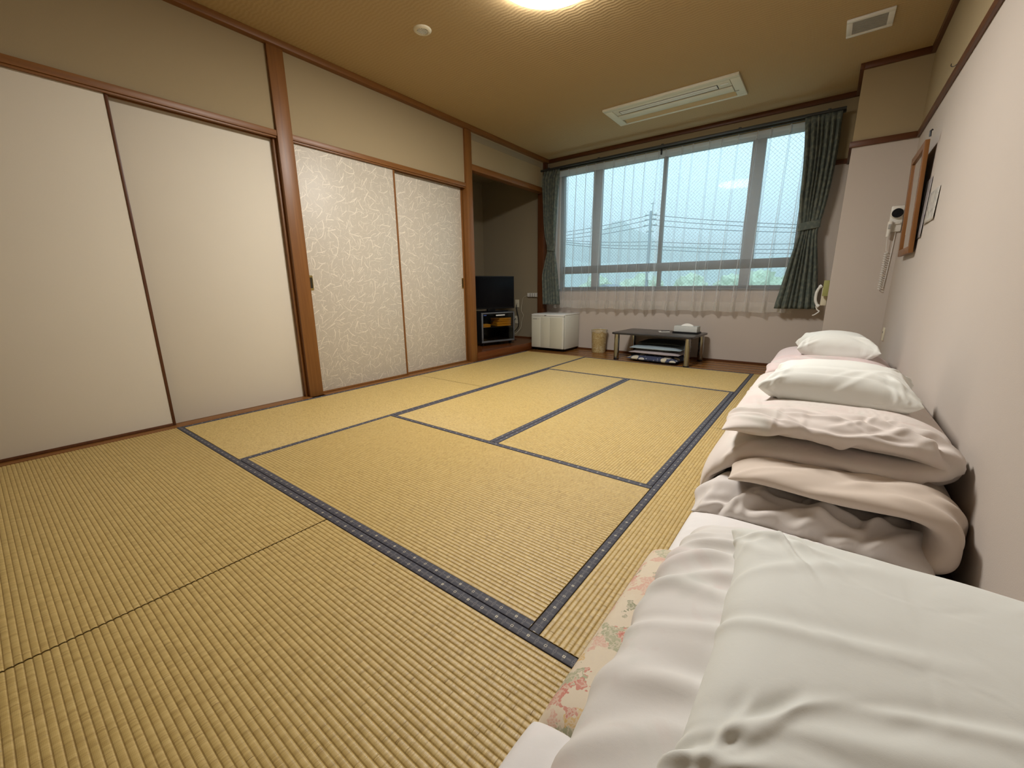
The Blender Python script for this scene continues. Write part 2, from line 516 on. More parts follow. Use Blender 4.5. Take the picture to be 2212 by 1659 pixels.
def notice_print(name, seed):
    b = NB(name)
    o = b.obj()
    _, y, z = b.sep(o)
    v = b.n('ShaderNodeTexVoronoi', voronoi_dimensions='2D'); b.link(b.comb(b.math('MULTIPLY', y, 14.0), b.math('MULTIPLY', z, 18.0), 0), v.inputs['Vector'])
    v.inputs['Scale'].default_value = 1.0
    n1 = b.noise(b.comb(b.math('ADD', y, seed), z, 0), 30, 2)
    m = b.math('GREATER_THAN', n1, 0.56)
    r, g, bl = b.sep(v.outputs['Color'])
    ink = b.mix(r, (0.22, 0.17, 0.20), (0.25, 0.28, 0.22))
    c = b.mix(b.math('MULTIPLY', m, 0.75), (0.52, 0.49, 0.44) if seed < 5 else (0.36, 0.33, 0.33), ink)
    b.pbr(c, 0.3, spec=0.5)
    MAT[name] = b.m
notice_print('notice_print', 2.0)
notice_print('notice_print_grey', 9.0)

# ------------------------------------------------------------------ mesh helpers
def link_mesh(name, me, mat, parent=None, smooth=False):
    o = bpy.data.objects.new(name, me)
    COL.objects.link(o)
    if mat is not None and len(me.materials) == 0:
        me.materials.append(MAT[mat] if isinstance(mat, str) else mat)
    if smooth:
        me.polygons.foreach_set('use_smooth', [True] * len(me.polygons))
    if parent is not None:
        o.parent = parent
    return o

def add_box(bm, x0, x1, y0, y1, z0, z1):
    vs = [bm.verts.new((x, y, z)) for x in (x0, x1) for y in (y0, y1) for z in (z0, z1)]
    for f in ((0, 1, 3, 2), (4, 6, 7, 5), (0, 4, 5, 1), (2, 3, 7, 6), (0, 2, 6, 4), (1, 5, 7, 3)):
        bm.faces.new([vs[i] for i in f])
    return vs

def fin(name, bm, mat, parent=None, bevel=0.0, smooth=False, seg=2):
    bmesh.ops.recalc_face_normals(bm, faces=bm.faces)
    if bevel:
        bmesh.ops.bevel(bm, geom=[e for e in bm.edges if len(e.link_faces) == 2 and e.calc_face_angle(0) > 0.6], offset=bevel, segments=seg, affect='EDGES', profile=0.5)
    me = bpy.data.meshes.new(name)
    bm.to_mesh(me)
    bm.free()
    o = link_mesh(name, me, mat, parent, smooth or bevel > 0)
    if (smooth or bevel > 0):
        try:
            me.set_sharp_from_angle(angle=math.radians(40))
        except Exception:
            pass
    return o

def box(name, b6, mat, parent=None, bevel=0.0, seg=2):
    bm = bmesh.new()
    add_box(bm, *b6)
    return fin(name, bm, mat, parent, bevel, seg=seg)

def boxes(name, lst, mat, parent=None, bevel=0.0):
    bm = bmesh.new()
    for b6 in lst: add_box(bm, *b6)
    return fin(name, bm, mat, parent, bevel)

def lathe(bm, prof, seg=40, cx=0, cy=0, sx=1.0, sy=1.0):
    rings = []
    for r, z in prof:
        if r < 1e-6:
            rings.append([bm.verts.new((cx, cy, z))])
        else:
            rings.append([bm.verts.new((cx + sx * r * math.cos(2 * PI * i / seg), cy + sy * r * math.sin(2 * PI * i / seg), z)) for i in range(seg)])
    for a, b_ in zip(rings, rings[1:]):
        for i in range(seg):
            j = (i + 1) % seg
            if len(a) == 1 and len(b_) == 1: continue
            if len(a) == 1: bm.faces.new((a[0], b_[i], b_[j]))
            elif len(b_) == 1: bm.faces.new((a[i], a[j], b_[0]))
            else: bm.faces.new((a[i], a[j], b_[j], b_[i]))

def tube(bm, pts, r, seg=8, cap=True):
    pts = [Vector(p) for p in pts]
    n = len(pts)
    prev = None
    rings = []
    for i, p in enumerate(pts):
        t = (pts[min(i + 1, n - 1)] - pts[max(i - 1, 0)]).normalized()
        if prev is None:
            a = Vector((0, 0, 1)) if abs(t.z) < 0.9 else Vector((1, 0, 0))
            u = t.cross(a).normalized()
        else:
            u = (prev - t * prev.dot(t)).normalized()
        prev = u
        v = t.cross(u)
        rr = r[i] if isinstance(r, (list, tuple)) else r
        rings.append([bm.verts.new(p + (u * math.cos(2 * PI * k / seg) + v * math.sin(2 * PI * k / seg)) * rr) for k in range(seg)])
    for a, b_ in zip(rings, rings[1:]):
        for i in range(seg):
            j = (i + 1) % seg
            bm.faces.new((a[i], a[j], b_[j], b_[i]))
    if cap:
        bm.faces.new(rings[0][::-1])
        bm.faces.new(rings[-1])

def tube_obj(name, pts, r, mat, parent=None, seg=8):
    bm = bmesh.new()
    tube(bm, pts, r, seg)
    return fin(name, bm, mat, parent, smooth=True)

def catmull(pts, n):
    pts = np.array(pts, float)
    P = np.vstack([2 * pts[0] - pts[1], pts, 2 * pts[-1] - pts[-2]])
    out = []
    segs = len(pts) - 1
    for i in range(n):
        t = i / (n - 1) * segs
        k = min(int(t), segs - 1)
        f = t - k
        a, b_, c, d = P[k], P[k + 1], P[k + 2], P[k + 3]
        out.append(0.5 * ((2 * b_) + (-a + c) * f + (2 * a - 5 * b_ + 4 * c - d) * f * f + (-a + 3 * b_ - 3 * c + d) * f ** 3))
    return np.array(out)

def resample(path, n):
    d = np.r_[0, np.cumsum(np.linalg.norm(np.diff(path, axis=0), axis=1))]
    t = np.linspace(0, d[-1], n)
    return np.stack([np.interp(t, d, path[:, i]) for i in range(path.shape[1])], 1)

def thing(name, label, cat, loc=(0, 0, 0), rotz=0.0, group=None):
    o = bpy.data.objects.new(name, None)
    o.empty_display_size = 0.05
    COL.objects.link(o)
    o.location = loc
    o.rotation_euler = (0, 0, rotz)
    o['label'] = label
    o['category'] = cat
    if group: o['group'] = group
    return o

def tag(o, label, cat, kind=None, group=None):
    o['label'] = label
    o['category'] = cat
    if kind: o['kind'] = kind
    if group: o['group'] = group
    return o

def struct(o, label, cat):
    return tag(o, label, cat, 'structure')

# ================================================================== ROOM
CZ = 2.475      # ceiling
XR = 3.589      # right wall
YF = 4.372      # window wall
YB = -1.90      # wall behind the camera

fl = struct(box('floor', (-0.12, XR + 0.1, YB - 0.1, 4.5, -0.20, -0.045), 'dark_wood_x'), 'floor of straw mats with a strip of polished boards along the window wall', 'floor')

# ---- tatami
PITCH = 0.014
HW = 0.030
def tatami(x0, x1, y0, y1, along):
    """one mat: ribs of woven rush run along its long side, cloth borders on both long sides"""
    L, Wd = (x1 - x0, y1 - y0) if along == 'x' else (y1 - y0, x1 - x0)
    g = 0.0012
    inner0, inner1 = HW, Wd - HW
    nr = int(round((inner1 - inner0) / PITCH))
    p = (inner1 - inner0) / nr
    vs, fs, uvs = [], [], []
    prof = []
    K = 6
    for r in range(nr):
        for k in range(K):
            t = k / K
            prof.append((inner0 + (r + t) * p, -0.0021 + 0.0021 * abs(math.sin(PI * t)) ** 0.42, (r + t) * PITCH))
    prof.append((inner1, -0.0021, nr * PITCH))
    def put(u, v, z):
        return (x0 + u, y0 + v, z) if along == 'x' else (x1 - v, y0 + u, z)
    nu = 24
    ge = 0.0030
    for i in range(nu + 1):
        u = ge + (L - 2 * ge) * i / nu
        for (v, z, uvv) in prof:
            vs.append(put(u, v, z))
            uvs.append((u, uvv))
    m = len(prof)
    for i in range(nu):
        for j in range(m - 1):
            fs.append((i * m + j, (i + 1) * m + j, (i + 1) * m + j + 1, i * m + j + 1))
    # straw body below
    b0 = len(vs)
    zt, zb = -0.0024, -0.045
    for u in (ge, L - ge):
        for v in (g, Wd - g):
            for z in (zb, zt):
                vs.append(put(u, v, z)); uvs.append((u, v))
    for f in ((0, 1, 3, 2), (4, 6, 7, 5), (0, 4, 5, 1), (2, 3, 7, 6), (0, 2, 6, 4), (1, 5, 7, 3)):
        fs.append(tuple(b0 + i for i in f))
    me = bpy.data.meshes.new('tatami_mat')
    me.from_pydata(vs, [], fs)
    ul = me.uv_layers.new(name='uv')
    for poly in me.polygons:
        for li in poly.loop_indices:
            ul.data[li].uv = uvs[me.loops[li].vertex_index]
    o = link_mesh('tatami_mat', me, 'woven_rush', fl)
    for side in (0, 1):
        v0, v1 = (g, HW) if side == 0 else (Wd - HW, Wd - g)
        hv, hf, hu = [], [], []
        n = 12
        pr = [(0.0, -0.010), (0.0, 0.0006), (0.06, 0.0013), (0.5, 0.0015), (0.94, 0.0013), (1.0, 0.0004), (1.0, -0.003)]
        for i in range(n + 1):
            u = g + (L - 2 * g) * i / n
            for (t, z) in pr:
                tt = t if side == 0 else 1 - t
                hv.append(put(u, v0 + (v1 - v0) * tt, z))
                hu.append((u / HW, tt))
        k = len(pr)
        for i in range(n):
            for j in range(k - 1):
                hf.append((i * k + j, (i + 1) * k + j, (i + 1) * k + j + 1, i * k + j + 1))
        hm = bpy.data.meshes.new('cloth_border')
        hm.from_pydata(hv, [], hf)
        ul = hm.uv_layers.new(name='uv')
        for poly in hm.polygons:
            for li in poly.loop_indices:
                ul.data[li].uv = hu[hm.loops[li].vertex_index]
        hm.update()
        link_mesh('cloth_border', hm, 'border_cloth', o, True)
    return o

X1, X2, X3, XE = 0.937, 1.812, 2.700, 3.575
Y1, Y3, Y4, YS = 0.939, 2.885, 3.790, 1.902
for a in ((0.034, X1, 0.0, YS, 'y'), (0.034, X1, YS, Y4, 'y'),
          (X1, X3, 0.0, Y1, 'x'), (X1, X2, Y1, Y3, 'y'), (X2, X3, Y1, Y3, 'y'), (X1, X3, Y3, Y4, 'x'),
          (X3, XE, 0.0, YS, 'y'), (X3, XE, YS, Y4, 'y'),
          (0.034, 1.803, -0.93, 0.0, 'x'), (1.803, XE, -0.93, 0.0, 'x'),
          (0.034, 1.803, -1.86, -0.93, 'x'), (1.803, XE, -1.86, -0.93, 'x')):
    tatami(*a)
# polished boards along the window wall
nb = 4
for i in range(nb):
    ya = Y4 + 0.004 + i * (YF - Y4 - 0.004) / nb
    yb = Y4 + 0.004 + (i + 1) * (YF - Y4 - 0.004) / nb
    box('floor_plank', (0.0, 3.199 if ya > 3.7 else XE, ya, yb - 0.001, -0.045, 0.0), 'board_floor', fl, 0.0015)

# ---- ceiling, walls
struct(box('ceiling', (-0.12, XR + 0.1, YB - 0.1, 4.5, CZ, CZ + 0.1), 'ceiling_cloth'), 'tan woven cloth ceiling with stepped rows', 'ceiling')
wr = struct(box('wall_right', (XR, XR + 0.1, YB - 0.1, 4.5, -0.045, CZ), 'wallpaper'), 'plain beige right wall with a dark rail', 'wall')
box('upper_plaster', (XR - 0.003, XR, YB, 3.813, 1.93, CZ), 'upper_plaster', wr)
struct(box('wall_back', (-0.12, XR + 0.1, YB - 0.1, YB, -0.045, CZ), 'wallpaper'), 'plain beige wall behind the viewpoint', 'wall')
wf = struct(boxes('wall_far', [(-1.3, 0.19, YF, 4.5, -0.045, CZ), (2.90, XR, YF, 4.5, -0.045, CZ), (0.19, 2.90, YF, 4.5, -0.045, 0.805), (0.19, 2.90, YF, 4.5, 2.285, CZ)], 'wallpaper'), 'beige wall around the wide curtained window', 'wall')
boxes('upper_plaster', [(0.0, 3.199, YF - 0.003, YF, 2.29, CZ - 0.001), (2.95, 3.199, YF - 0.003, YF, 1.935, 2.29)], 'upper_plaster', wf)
# left wall: recessed upper panels over the openings
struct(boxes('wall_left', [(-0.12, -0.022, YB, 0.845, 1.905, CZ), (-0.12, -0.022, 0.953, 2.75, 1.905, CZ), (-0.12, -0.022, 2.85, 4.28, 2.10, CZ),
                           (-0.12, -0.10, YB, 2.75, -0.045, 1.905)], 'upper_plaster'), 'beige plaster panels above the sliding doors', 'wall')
wp = struct(box('wall_pillar', (3.199, XR, 3.813, YF, -0.045, CZ), 'wallpaper'), 'beige boxed pillar in the window corner', 'pillar')
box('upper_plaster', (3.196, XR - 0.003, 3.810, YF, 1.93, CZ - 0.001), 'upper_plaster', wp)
# alcove shell
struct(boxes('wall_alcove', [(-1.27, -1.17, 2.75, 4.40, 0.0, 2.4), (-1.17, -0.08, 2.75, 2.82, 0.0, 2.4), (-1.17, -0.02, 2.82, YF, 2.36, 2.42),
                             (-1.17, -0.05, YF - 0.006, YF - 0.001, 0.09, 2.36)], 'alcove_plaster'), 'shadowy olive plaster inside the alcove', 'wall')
ta = struct(box('floor_alcove', (-1.17, -0.012, 2.82, YF - 0.006, 0.02, 0.093), 'alcove_board'), 'raised reddish board floor of the alcove', 'floor')
box('front_board', (-0.012, 0.008, 2.851, YF - 0.012, -0.002, 0.0935), 'alcove_board', ta, 0.002)

tn = [0]
def trim(b6, mat, label, bevel=0.002):
    tn[0] += 1
    return struct(box('trim_%d' % tn[0], b6, mat, None, bevel), label, 'trim')
trim((-0.10, 0.0, 0.845, 0.953, -0.002, CZ - 0.02), 'wood_z', 'square brown post between the plain and the patterned doors')
trim((-0.10, 0.0, 2.750, 2.851, -0.002, CZ - 0.02), 'wood_z', 'slimmer brown post beside the alcove')
trim((-0.10, 0.0, 4.272, 4.362, 0.0, CZ - 0.02), 'dark_wood_z', 'dark corner post between the alcove and the window')
# cornices
trim((-0.03, 0.028, YB, YF, 2.433, CZ), 'wood_y', 'brown cornice along the top of the left wall')
trim((0.028, 3.199, YF - 0.028, YF, 2.433, CZ), 'dark_wood_x', 'dark cornice above the window')
trim((3.171, 3.199, 3.785, YF - 0.028, 2.433, CZ), 'dark_wood_y', 'dark cornice on the side of the pillar')
trim((3.199, XR - 0.028, 3.785, 3.813, 2.433, CZ), 'dark_wood_x', 'dark cornice across the front of the pillar')
trim((XR - 0.028, XR, YB, 3.813, 2.433, CZ), 'dark_wood_y', 'dark cornice along the top of the right wall')
# rails (nageshi)
trim((XR - 0.018, XR, YB, 3.813, 1.892, 1.935), 'dark_wood_y', 'brown picture rail along the right wall')
trim((3.181, XR - 0.018, 3.795, 3.813, 1.892, 1.935), 'dark_wood_x', 'brown rail across the front of the pillar')
trim((3.181, 3.199, 3.813, YF, 1.892, 1.935), 'dark_wood_y', 'brown rail along the side of the pillar')
trim((2.96, 3.181, YF - 0.018, YF, 1.900, 1.940), 'dark_wood_x', 'short brown rail between the window curtain and the pillar')
# lintels and sills of the sliding doors
def lintel(y0, y1, zt, zb, label):
    tn[0] += 1
    o = struct(boxes('trim_%d' % tn[0], [(-0.10, -0.004, y0, y1, zb + 0.012, zt), (-0.030, -0.012, y0, y1, zb, zb + 0.012), (-0.10, -0.062, y0, y1, zb, zb + 0.012)], 'wood_y', None, 0.0015), label, 'trim')
lintel(YB, 0.845, 1.915, 1.866, 'brown grooved lintel over the plain sliding doors')
lintel(0.953, 2.75, 1.915, 1.866, 'brown grooved lintel over the patterned sliding doors')
trim((-0.10, -0.002, 2.851, 4.272, 2.060, 2.120), 'wood_y', 'brown lintel over the alcove')
trim((-0.10, 0.032, YB, 0.845, -0.045, 0.002), 'wood_y', 'pale worn sill under the plain sliding doors')
trim((-0.10, 0.032, 0.953, 2.75, -0.045, 0.002), 'wood_y', 'brown sill under the patterned sliding doors')
trim((0.0, 0.032, 2.75, 4.27, -0.045, 0.0), 'dark_wood_y', 'dark strip of wood in front of the alcove step')
bb = struct(box('baseboard_far', (0.0, 3.199, YF - 0.012, YF, 0.0, 0.020), 'dark_wood_x', None, 0.001), 'thin dark baseboard under the window', 'baseboard')
struct(box('baseboard_right', (XR - 0.014, XR, YB, 3.813, -0.045, 0.004), 'dark_wood_y', None, 0.001), 'dark wooden edge between the mats and the right wall', 'baseboard')
struct(box('baseboard_alcove', (-1.17, -0.05, YF - 0.018, YF - 0.006, 0.093, 0.112), 'dark_wood_x', None, 0.001), 'thin dark baseboard inside the alcove', 'baseboard')

# ---- sliding doors
dn = [0]
def fusuma(y0, y1, xf, mat, label, frame='dark_wood_z', fw=0.014, edges=(1, 1), bottom=0.014, handle=None, zt=1.870):
    dn[0] += 1
    t = 0.024
    o = struct(box('door_%d' % dn[0], (xf - t, xf, y0 + fw * edges[0], y1 - fw * edges[1], 0.003 + bottom, zt), mat, None, 0.001), label, 'sliding door')
    fr = []
    if edges[0]: fr.append((xf - t, xf + 0.004, y0, y0 + fw, 0.003, zt))
    if edges[1]: fr.append((xf - t, xf + 0.004, y1 - fw, y1, 0.003, zt))
    if bottom: fr.append((xf - t, xf + 0.003, y0 + fw * edges[0], y1 - fw * edges[1], 0.003, 0.003 + bottom))
    if fr: boxes('edge_frame', fr, frame, o, 0.001)
    if handle:
        ya, yb = handle
        zc, hh = 0.888, 0.056
        hp = boxes('door_pull', [(xf, xf + 0.003, ya, yb, zc + hh - 0.015, zc + hh), (xf, xf + 0.003, ya, yb, zc - hh, zc - hh + 0.015),
                             (xf, xf + 0.003, ya, ya + 0.004, zc - hh + 0.015, zc + hh - 0.015), (xf, xf + 0.003, yb - 0.004, yb, zc - hh + 0.015, zc + hh - 0.015)], 'brass', o)
        box('pull_recess', (xf - 0.001, xf + 0.001, ya + 0.004, yb - 0.004, zc - hh + 0.015, zc + hh - 0.015), 'brass_dark', hp)
    return o
fusuma(-0.93, -0.015, -0.030, 'fusuma_paper', 'plain white sliding door with a dark bottom frame, nearest one', edges=(1, 1), bottom=0.016)
fusuma(-1.86, -0.93, -0.066, 'fusuma_paper', 'plain white sliding door at the back end of the row, out of view', edges=(1, 1), bottom=0.016)
fusuma(-0.04, 0.838, -0.066, 'fusuma_paper', 'plain white sliding door beside the thick brown post', edges=(0, 0), bottom=0.0)
trim((-0.10, -0.035, 0.826, 0.845, 0.002, 1.866), 'wood_z', 'thin brown jamb against the thick post')
fusuma(0.955, 1.848, -0.030, 'dashed_paper', 'sliding door papered with brush strokes, next to the thick post', 'wood_z', fw=0.018, edges=(0, 1), bottom=0.016, handle=(0.962, 0.990))
fusuma(1.82, 2.745, -0.066, 'dashed_paper', 'sliding door papered with brush strokes, next to the alcove', 'wood_z', fw=0.020, edges=(0, 1), bottom=0.016, handle=(2.698, 2.722))

# ================================================================== WINDOW
wn = struct(boxes('window_1', [(0.19, 2.90, 4.40, 4.46, 0.805, 0.835), (0.19, 2.90, 4.40, 4.46, 2.255, 2.285), (0.19, 0.235, 4.40, 4.46, 0.835, 2.255), (2.865, 2.90, 4.40, 4.46, 0.835, 2.255),
                               (0.235, 2.865, 4.40, 4.46, 1.010, 1.105)], 'window_frame', None, 0.002), 'wide dark framed window with a low row of panes', 'window')
for (xa, xb, mt) in ((0.655, 0.775, 'window_frame_pale'), (1.520, 1.560, 'window_frame'), (2.400, 2.520, 'window_frame_pale')):
    box('mullion', (xa, xb, 4.40, 4.45, 1.105, 2.255), mt, wn, 0.002)
    box('mullion', (xa + 0.01, xb - 0.01 if xb - xa > .05 else xb + 0.01, 4.40, 4.45, 0.835, 1.010), mt, wn, 0.002)
edges_x = [0.235, 0.655, 0.775, 1.520, 1.560, 2.400, 2.520, 2.865]
for xa, xb in ((0.235, 0.655), (0.775, 1.52), (1.56, 2.40), (2.52, 2.865)):
    box('pane', (xa - 0.004, xb + 0.004, 4.428, 4.433, 1.10, 2.26), 'wired_glass', wn)
    box('pane', (xa - 0.004, xb + 0.004, 4.428, 4.433, 0.83, 1.015), 'wired_glass', wn)
box('window_sill', (0.19, 2.90, 4.345, 4.40, 0.790, 0.806), 'window_frame', wn, 0.002)

# ================================================================== CURTAINS
rail = thing('curtain_rod', 'dark double curtain rail above the window', 'curtain rail', (1.55, 4.27, 2.31))
box('track', (-1.58, 1.57, -0.055, -0.035, 0.0, 0.022), 'curtain_rail', rail, 0.003)
box('track', (-1.58, 1.57, 0.015, 0.035, -0.004, 0.018), 'curtain_rail', rail, 0.003)
for bx in (-1.45, -0.75, 0.0, 0.75, 1.45):
    box('bracket', (bx - 0.012, bx + 0.012, -0.055, 0.102, 0.018, 0.030), 'curtain_rail', rail, 0.002)
box('end_stop', (-0.03, -0.016, 0.0, 0.018, -0.06, 0.0), 'black_plastic', rail, 0.002)

def sheer(x0, x1, npl, seed, label):
    t = thing('lace_curtain', label, 'curtain', ((x0 + x1) / 2, 4.300, 0.555))
    rnd = random.Random(seed)
    zt, zb = 2.295, 0.560
    heading = 2.225
    nx, nz = 560, 34
    cs = [x0 + (x1 - x0) * (k + 0.5 + rnd.uniform(-.12, .12)) / npl for k in range(npl)]
    drift = [rnd.uniform(-0.055, -0.01) for _ in cs]
    bigw = [rnd.uniform(0.6, 1.35) for _ in cs]
    aux = [rnd.uniform(0, 6.28) for _ in range(8)]
    X = np.linspace(x0, x1, nx)
    zs = np.concatenate([np.linspace(zb, 0.66, 5), np.linspace(0.70, heading, 23), np.linspace(heading + 0.004, zt, 6)])
    def surf(z):
        f = (zt - z) / (zt - zb)
        y = np.zeros_like(X)
        xs = X.copy()
        for c, d, bw in zip(cs, drift, bigw):
            cc = c + d * f
            sg = 0.0050 + 0.012 * f ** 1.6 * bw
            amp = 0.030 + 0.022 * f ** 0.7 * bw
            e = np.exp(-((X - cc) / sg) ** 2)
            y -= amp * e
            # gathered cloth wraps round the sides of each fold
            xs += 0.45 * sg * (X - cc) / sg * e * (0.6 if z < heading else 0.2)
        y += 0.006 * f * np.sin(X * 33 + aux[0] + 2 * f) + 0.004 * f * np.sin(X * 71 + aux[1])
        return xs, y
    def mesh(name, sel, mat, lift=0.0):
        vs, fs = [], []
        for z in sel:
            xs, y = surf(z)
            hem = 0.012 * math.sin(1.0) if False else 0.0
            for xx, yy in zip(xs, y):
                zz = z + (0.006 * math.sin(xx * 21 + aux[2]) if z < 0.6 else 0)
                vs.append((xx - (x0 + x1) / 2, yy + lift, zz - 0.555))
        for i in range(len(sel) - 1):
            for j in range(nx - 1):
                a = i * nx + j
                fs.append((a, a + 1, a + nx + 1, a + nx))
        me = bpy.data.meshes.new(name)
        me.from_pydata(vs, [], fs)
        return link_mesh(name, me, mat, t, True)
    mesh('lace_panel', [z for z in zs if z <= heading + 0.001], 'sheer_lace')
    mesh('heading_tape', [z for z in zs if z >= heading - 0.001], 'lace_heading', -0.0015)
    mesh('hem', [z for z in zs if z <= 0.662], 'thin_plastic', -0.0015)
    return t
sheer(0.17, 1.545, 11, 3, 'sheer white lace curtain over the half of the window beside the alcove')
sheer(1.515, 2.93, 10, 8, 'sheer white lace curtain over the half of the window beside the pillar')

def drape_panel(zs, Ls, Rs, nf, seed, label, ztie):
    cx = (Ls[0] + Rs[0]) / 2
    t = thing('curtain', label, 'curtain', (cx, 4.235, zs[0]))
    rnd = random.Random(seed)
    nx, nz = 300, 60
    Z = np.linspace(zs[0], zs[-1], nz)
    L = np.interp(Z, zs, Ls); Rr = np.interp(Z, zs, Rs)
    k = np.ones(5) / 5
    Lp = np.convolve(np.pad(L, 2, 'edge'), k, 'valid'); Rp = np.convolve(np.pad(Rr, 2, 'edge'), k, 'valid')
    S = np.linspace(0, 1, nx)
    ph = np.cumsum([0] + [rnd.uniform(.75, 1.25) for _ in range(nf)])
    ph = ph / ph[-1]
    vs, fs = [], []
    for i, z in enumerate(Z):
        d = abs(z - ztie)
        a = (0.016 if seed == 1 else 0.010) + (0.042 if seed == 1 else 0.030) * min(1, d / 0.35)
        if z > zs[-1] - 0.10: a = 0.007 + (a - 0.007) * max(0, (zs[-1] - z) / 0.10 - 0.1)
        kphase = np.interp(S, ph, np.arange(nf + 1))
        if z > zs[-1] - 0.10: kph = kphase
        wv = np.abs(np.sin(PI * kphase))
        y = -a * (wv ** 0.6) + 0.004 * np.sin(kphase * 2.1 + z * 3)
        x = Lp[i] + (Rp[i] - Lp[i]) * (S + 0.010 * np.sin(2 * PI * kphase))
        dz = 0.006 * math.sin(i * 0.0)
        for xx, yy in zip(x, y):
            vs.append((xx - cx, yy, z - zs[0]))
    for i in range(nz - 1):
        for j in range(nx - 1):
            a = i * nx + j
            fs.append((a, a + 1, a + nx + 1, a + nx))
    me = bpy.data.meshes.new('drape')
    me.from_pydata(vs, [], fs)
    o = link_mesh('drape', me, 'drape_cloth', t, True)
    so = o.modifiers.new('thick', 'SOLIDIFY'); so.thickness = 0.0015
    # tie band
    bm = bmesh.new()
    l, r = np.interp(ztie, Z, Lp), np.interp(ztie, Z, Rp)
    n = 40
    rows = []
    for q, dz in enumerate((-0.036, -0.033, 0.033, 0.036)):
        off = 0.0 if q in (0, 3) else 0.004
        ring = []
        for i in range(n):
            an = 2 * PI * i / n
            ring.append(bm.verts.new(((l + r) / 2 - cx + ((r - l) / 2 + 0.003 + off) * math.cos(an), -0.008 + (0.022 + off) * math.sin(an), ztie - zs[0] + dz + 0.012 * math.cos(an) * (1 if seed == 2 else -1))))
        rows.append(ring)
    for a, b_ in zip(rows, rows[1:]):
        for i in range(n):
            j = (i + 1) % n
            bm.faces.new((a[i], a[j], b_[j], b_[i]))
    fin('tie_band', bm, 'drape_cloth', t, smooth=True)
    return t
zz = [.605, .75, 1.0, 1.25, 1.34, 1.41, 1.6, 1.8, 2.02, 2.2, 2.31]
drape_panel(zz, [.032, .028, .020, .075, .100, .070, .045, .036, .020, .010, .008], [.290, .278, .252, .215, .192, .200, .212, .224, .240, .255, .258], 6, 1,
            'green grey patterned curtain tied back beside the alcove', 1.345)
drape_panel(zz, [2.778, 2.803, 2.845, 2.888, 2.903, 2.890, 2.870, 2.866, 2.854, 2.838, 2.825], [3.138, 3.120, 3.090, 3.052, 3.043, 3.062, 3.085, 3.098, 3.105, 3.102, 3.098], 7, 2,
            'wider green grey patterned curtain tied back beside the pillar', 1.375)

# ================================================================== OUTSIDE
gr = box('ground', (-900, 700, 12, 1200, -6.5, -6.0), 'ground_green')
struct(gr, 'flat green ground outside the window', 'ground')
pt = thing('utility_pole', 'grey utility pole with crossarms and wires outside the window', 'pole', (-16.2, 55, -6))
bm = bmesh.new(); lathe(bm, [(0.0, 0), (0.24, 0), (0.17, 16.2), (0.0, 16.2)], 12); fin('pole_shaft', bm, 'pole_grey', pt, smooth=True)
for (zc, hw) in ((15.75, 0.75), (15.2, 0.75), (14.5, 0.85), (13.7, 0.5)):
    box('crossarm', (-hw, hw, -0.06, 0.06, zc - 0.06, zc + 0.06), 'pole_grey', pt, 0.01)
    for ix in (-hw + .1, 0.25, hw - .1):
        bm = bmesh.new(); lathe(bm, [(0, zc + .06), (.07, zc + .06), (.09, zc + .16), (.05, zc + .24), (0, zc + .24)], 8, ix, 0); fin('insulator', bm, 'white_plastic', pt, smooth=True)
bm = bmesh.new(); tube(bm, [(0.18, 0, 15.8), (0.18, 0, 17.2)], 0.04, 6); tube(bm, [(-.1, 0, 17.1), (.5, 0, 17.1)], 0.03, 6); fin('lightning_arm', bm, 'pole_grey', pt, smooth=True)
bm = bmesh.new(); lathe(bm, [(0, 7.6), (.3, 7.6), (.32, 8.5), (0, 8.5)], 12, 0.45, -.1); fin('transformer', bm, 'cool_white', pt, smooth=True)
wires = [((-29.6, 8.66), (-16.2, 9.76), (8, 6.2)), ((-29.6, 8.2), (-16.2, 9.2), (8, 5.95)), ((-29.6, 7.75), (-16.2, 8.5), (8, 5.65)),
         ((-29.6, 7.68), (-16.2, 6.49), (8, 4.9)), ((-29.6, 7.42), (-16.2, 5.97), (8, 4.3)), ((-29.6, 7.15), (-16.2, 5.56), (8, 3.9))]
for i, (a, m_, c) in enumerate(wires):
    pts = []
    for (p, q) in ((a, m_), (m_, c)):
        for k in range(12):
            t_ = k / 12
            z = p[1] + (q[1] - p[1]) * t_ - 0.35 * 4 * t_ * (1 - t_) * (abs(q[0] - p[0]) / 24)
            pts.append((p[0] + (q[0] - p[0]) * t_, 55, z))
    pts.append((c[0], 55, c[1]))
    o = tube_obj('power_line', pts, 0.035, 'wire_dark', None, 5)
    tag(o, ['topmost', 'second', 'third', 'fourth', 'fifth', 'lowest'][i] + ' of the six power lines crossing outside the window', 'power line', group='power lines outside')

def ridge(name, pts, y, depth, mat, label, seed):
    rnd = random.Random(seed)
    bm = bmesh.new()
    prof = catmull(pts, 90)
    rows = []
    for r_ in range(6):
        f = r_ / 5
        row = []
        for (x, z) in prof:
            zz_ = -6 + (z + 6) * math.sin(f * PI / 2) + (mnoise.noise((x * 0.03, r_ * 0.7, seed)) * 5 * f)
            row.append(bm.verts.new((x, y - depth * (1 - f), zz_)))
        rows.append(row)
    back = [bm.verts.new((x, y + depth, -6)) for (x, z) in prof]
    rows.append(back)
    for a, b_ in zip(rows, rows[1:]):
        for i in range(len(a) - 1):
            bm.faces.new((a[i], a[i + 1], b_[i + 1], b_[i]))
    return struct(fin(name, bm, mat, None, smooth=True), label, 'hill')
ridge('hill', [(-600, 62), (-450, 66), (-350, 73), (-300, 62), (-278, 76), (-250, 96), (-228, 82), (-205, 70), (-181, 55), (-140, 50), (-116, 46), (-63, 31), (40, 30), (140, 24)], 600, 90, 'hill_hazed', 'misty hill with a rounded knob behind the utility pole', 1)
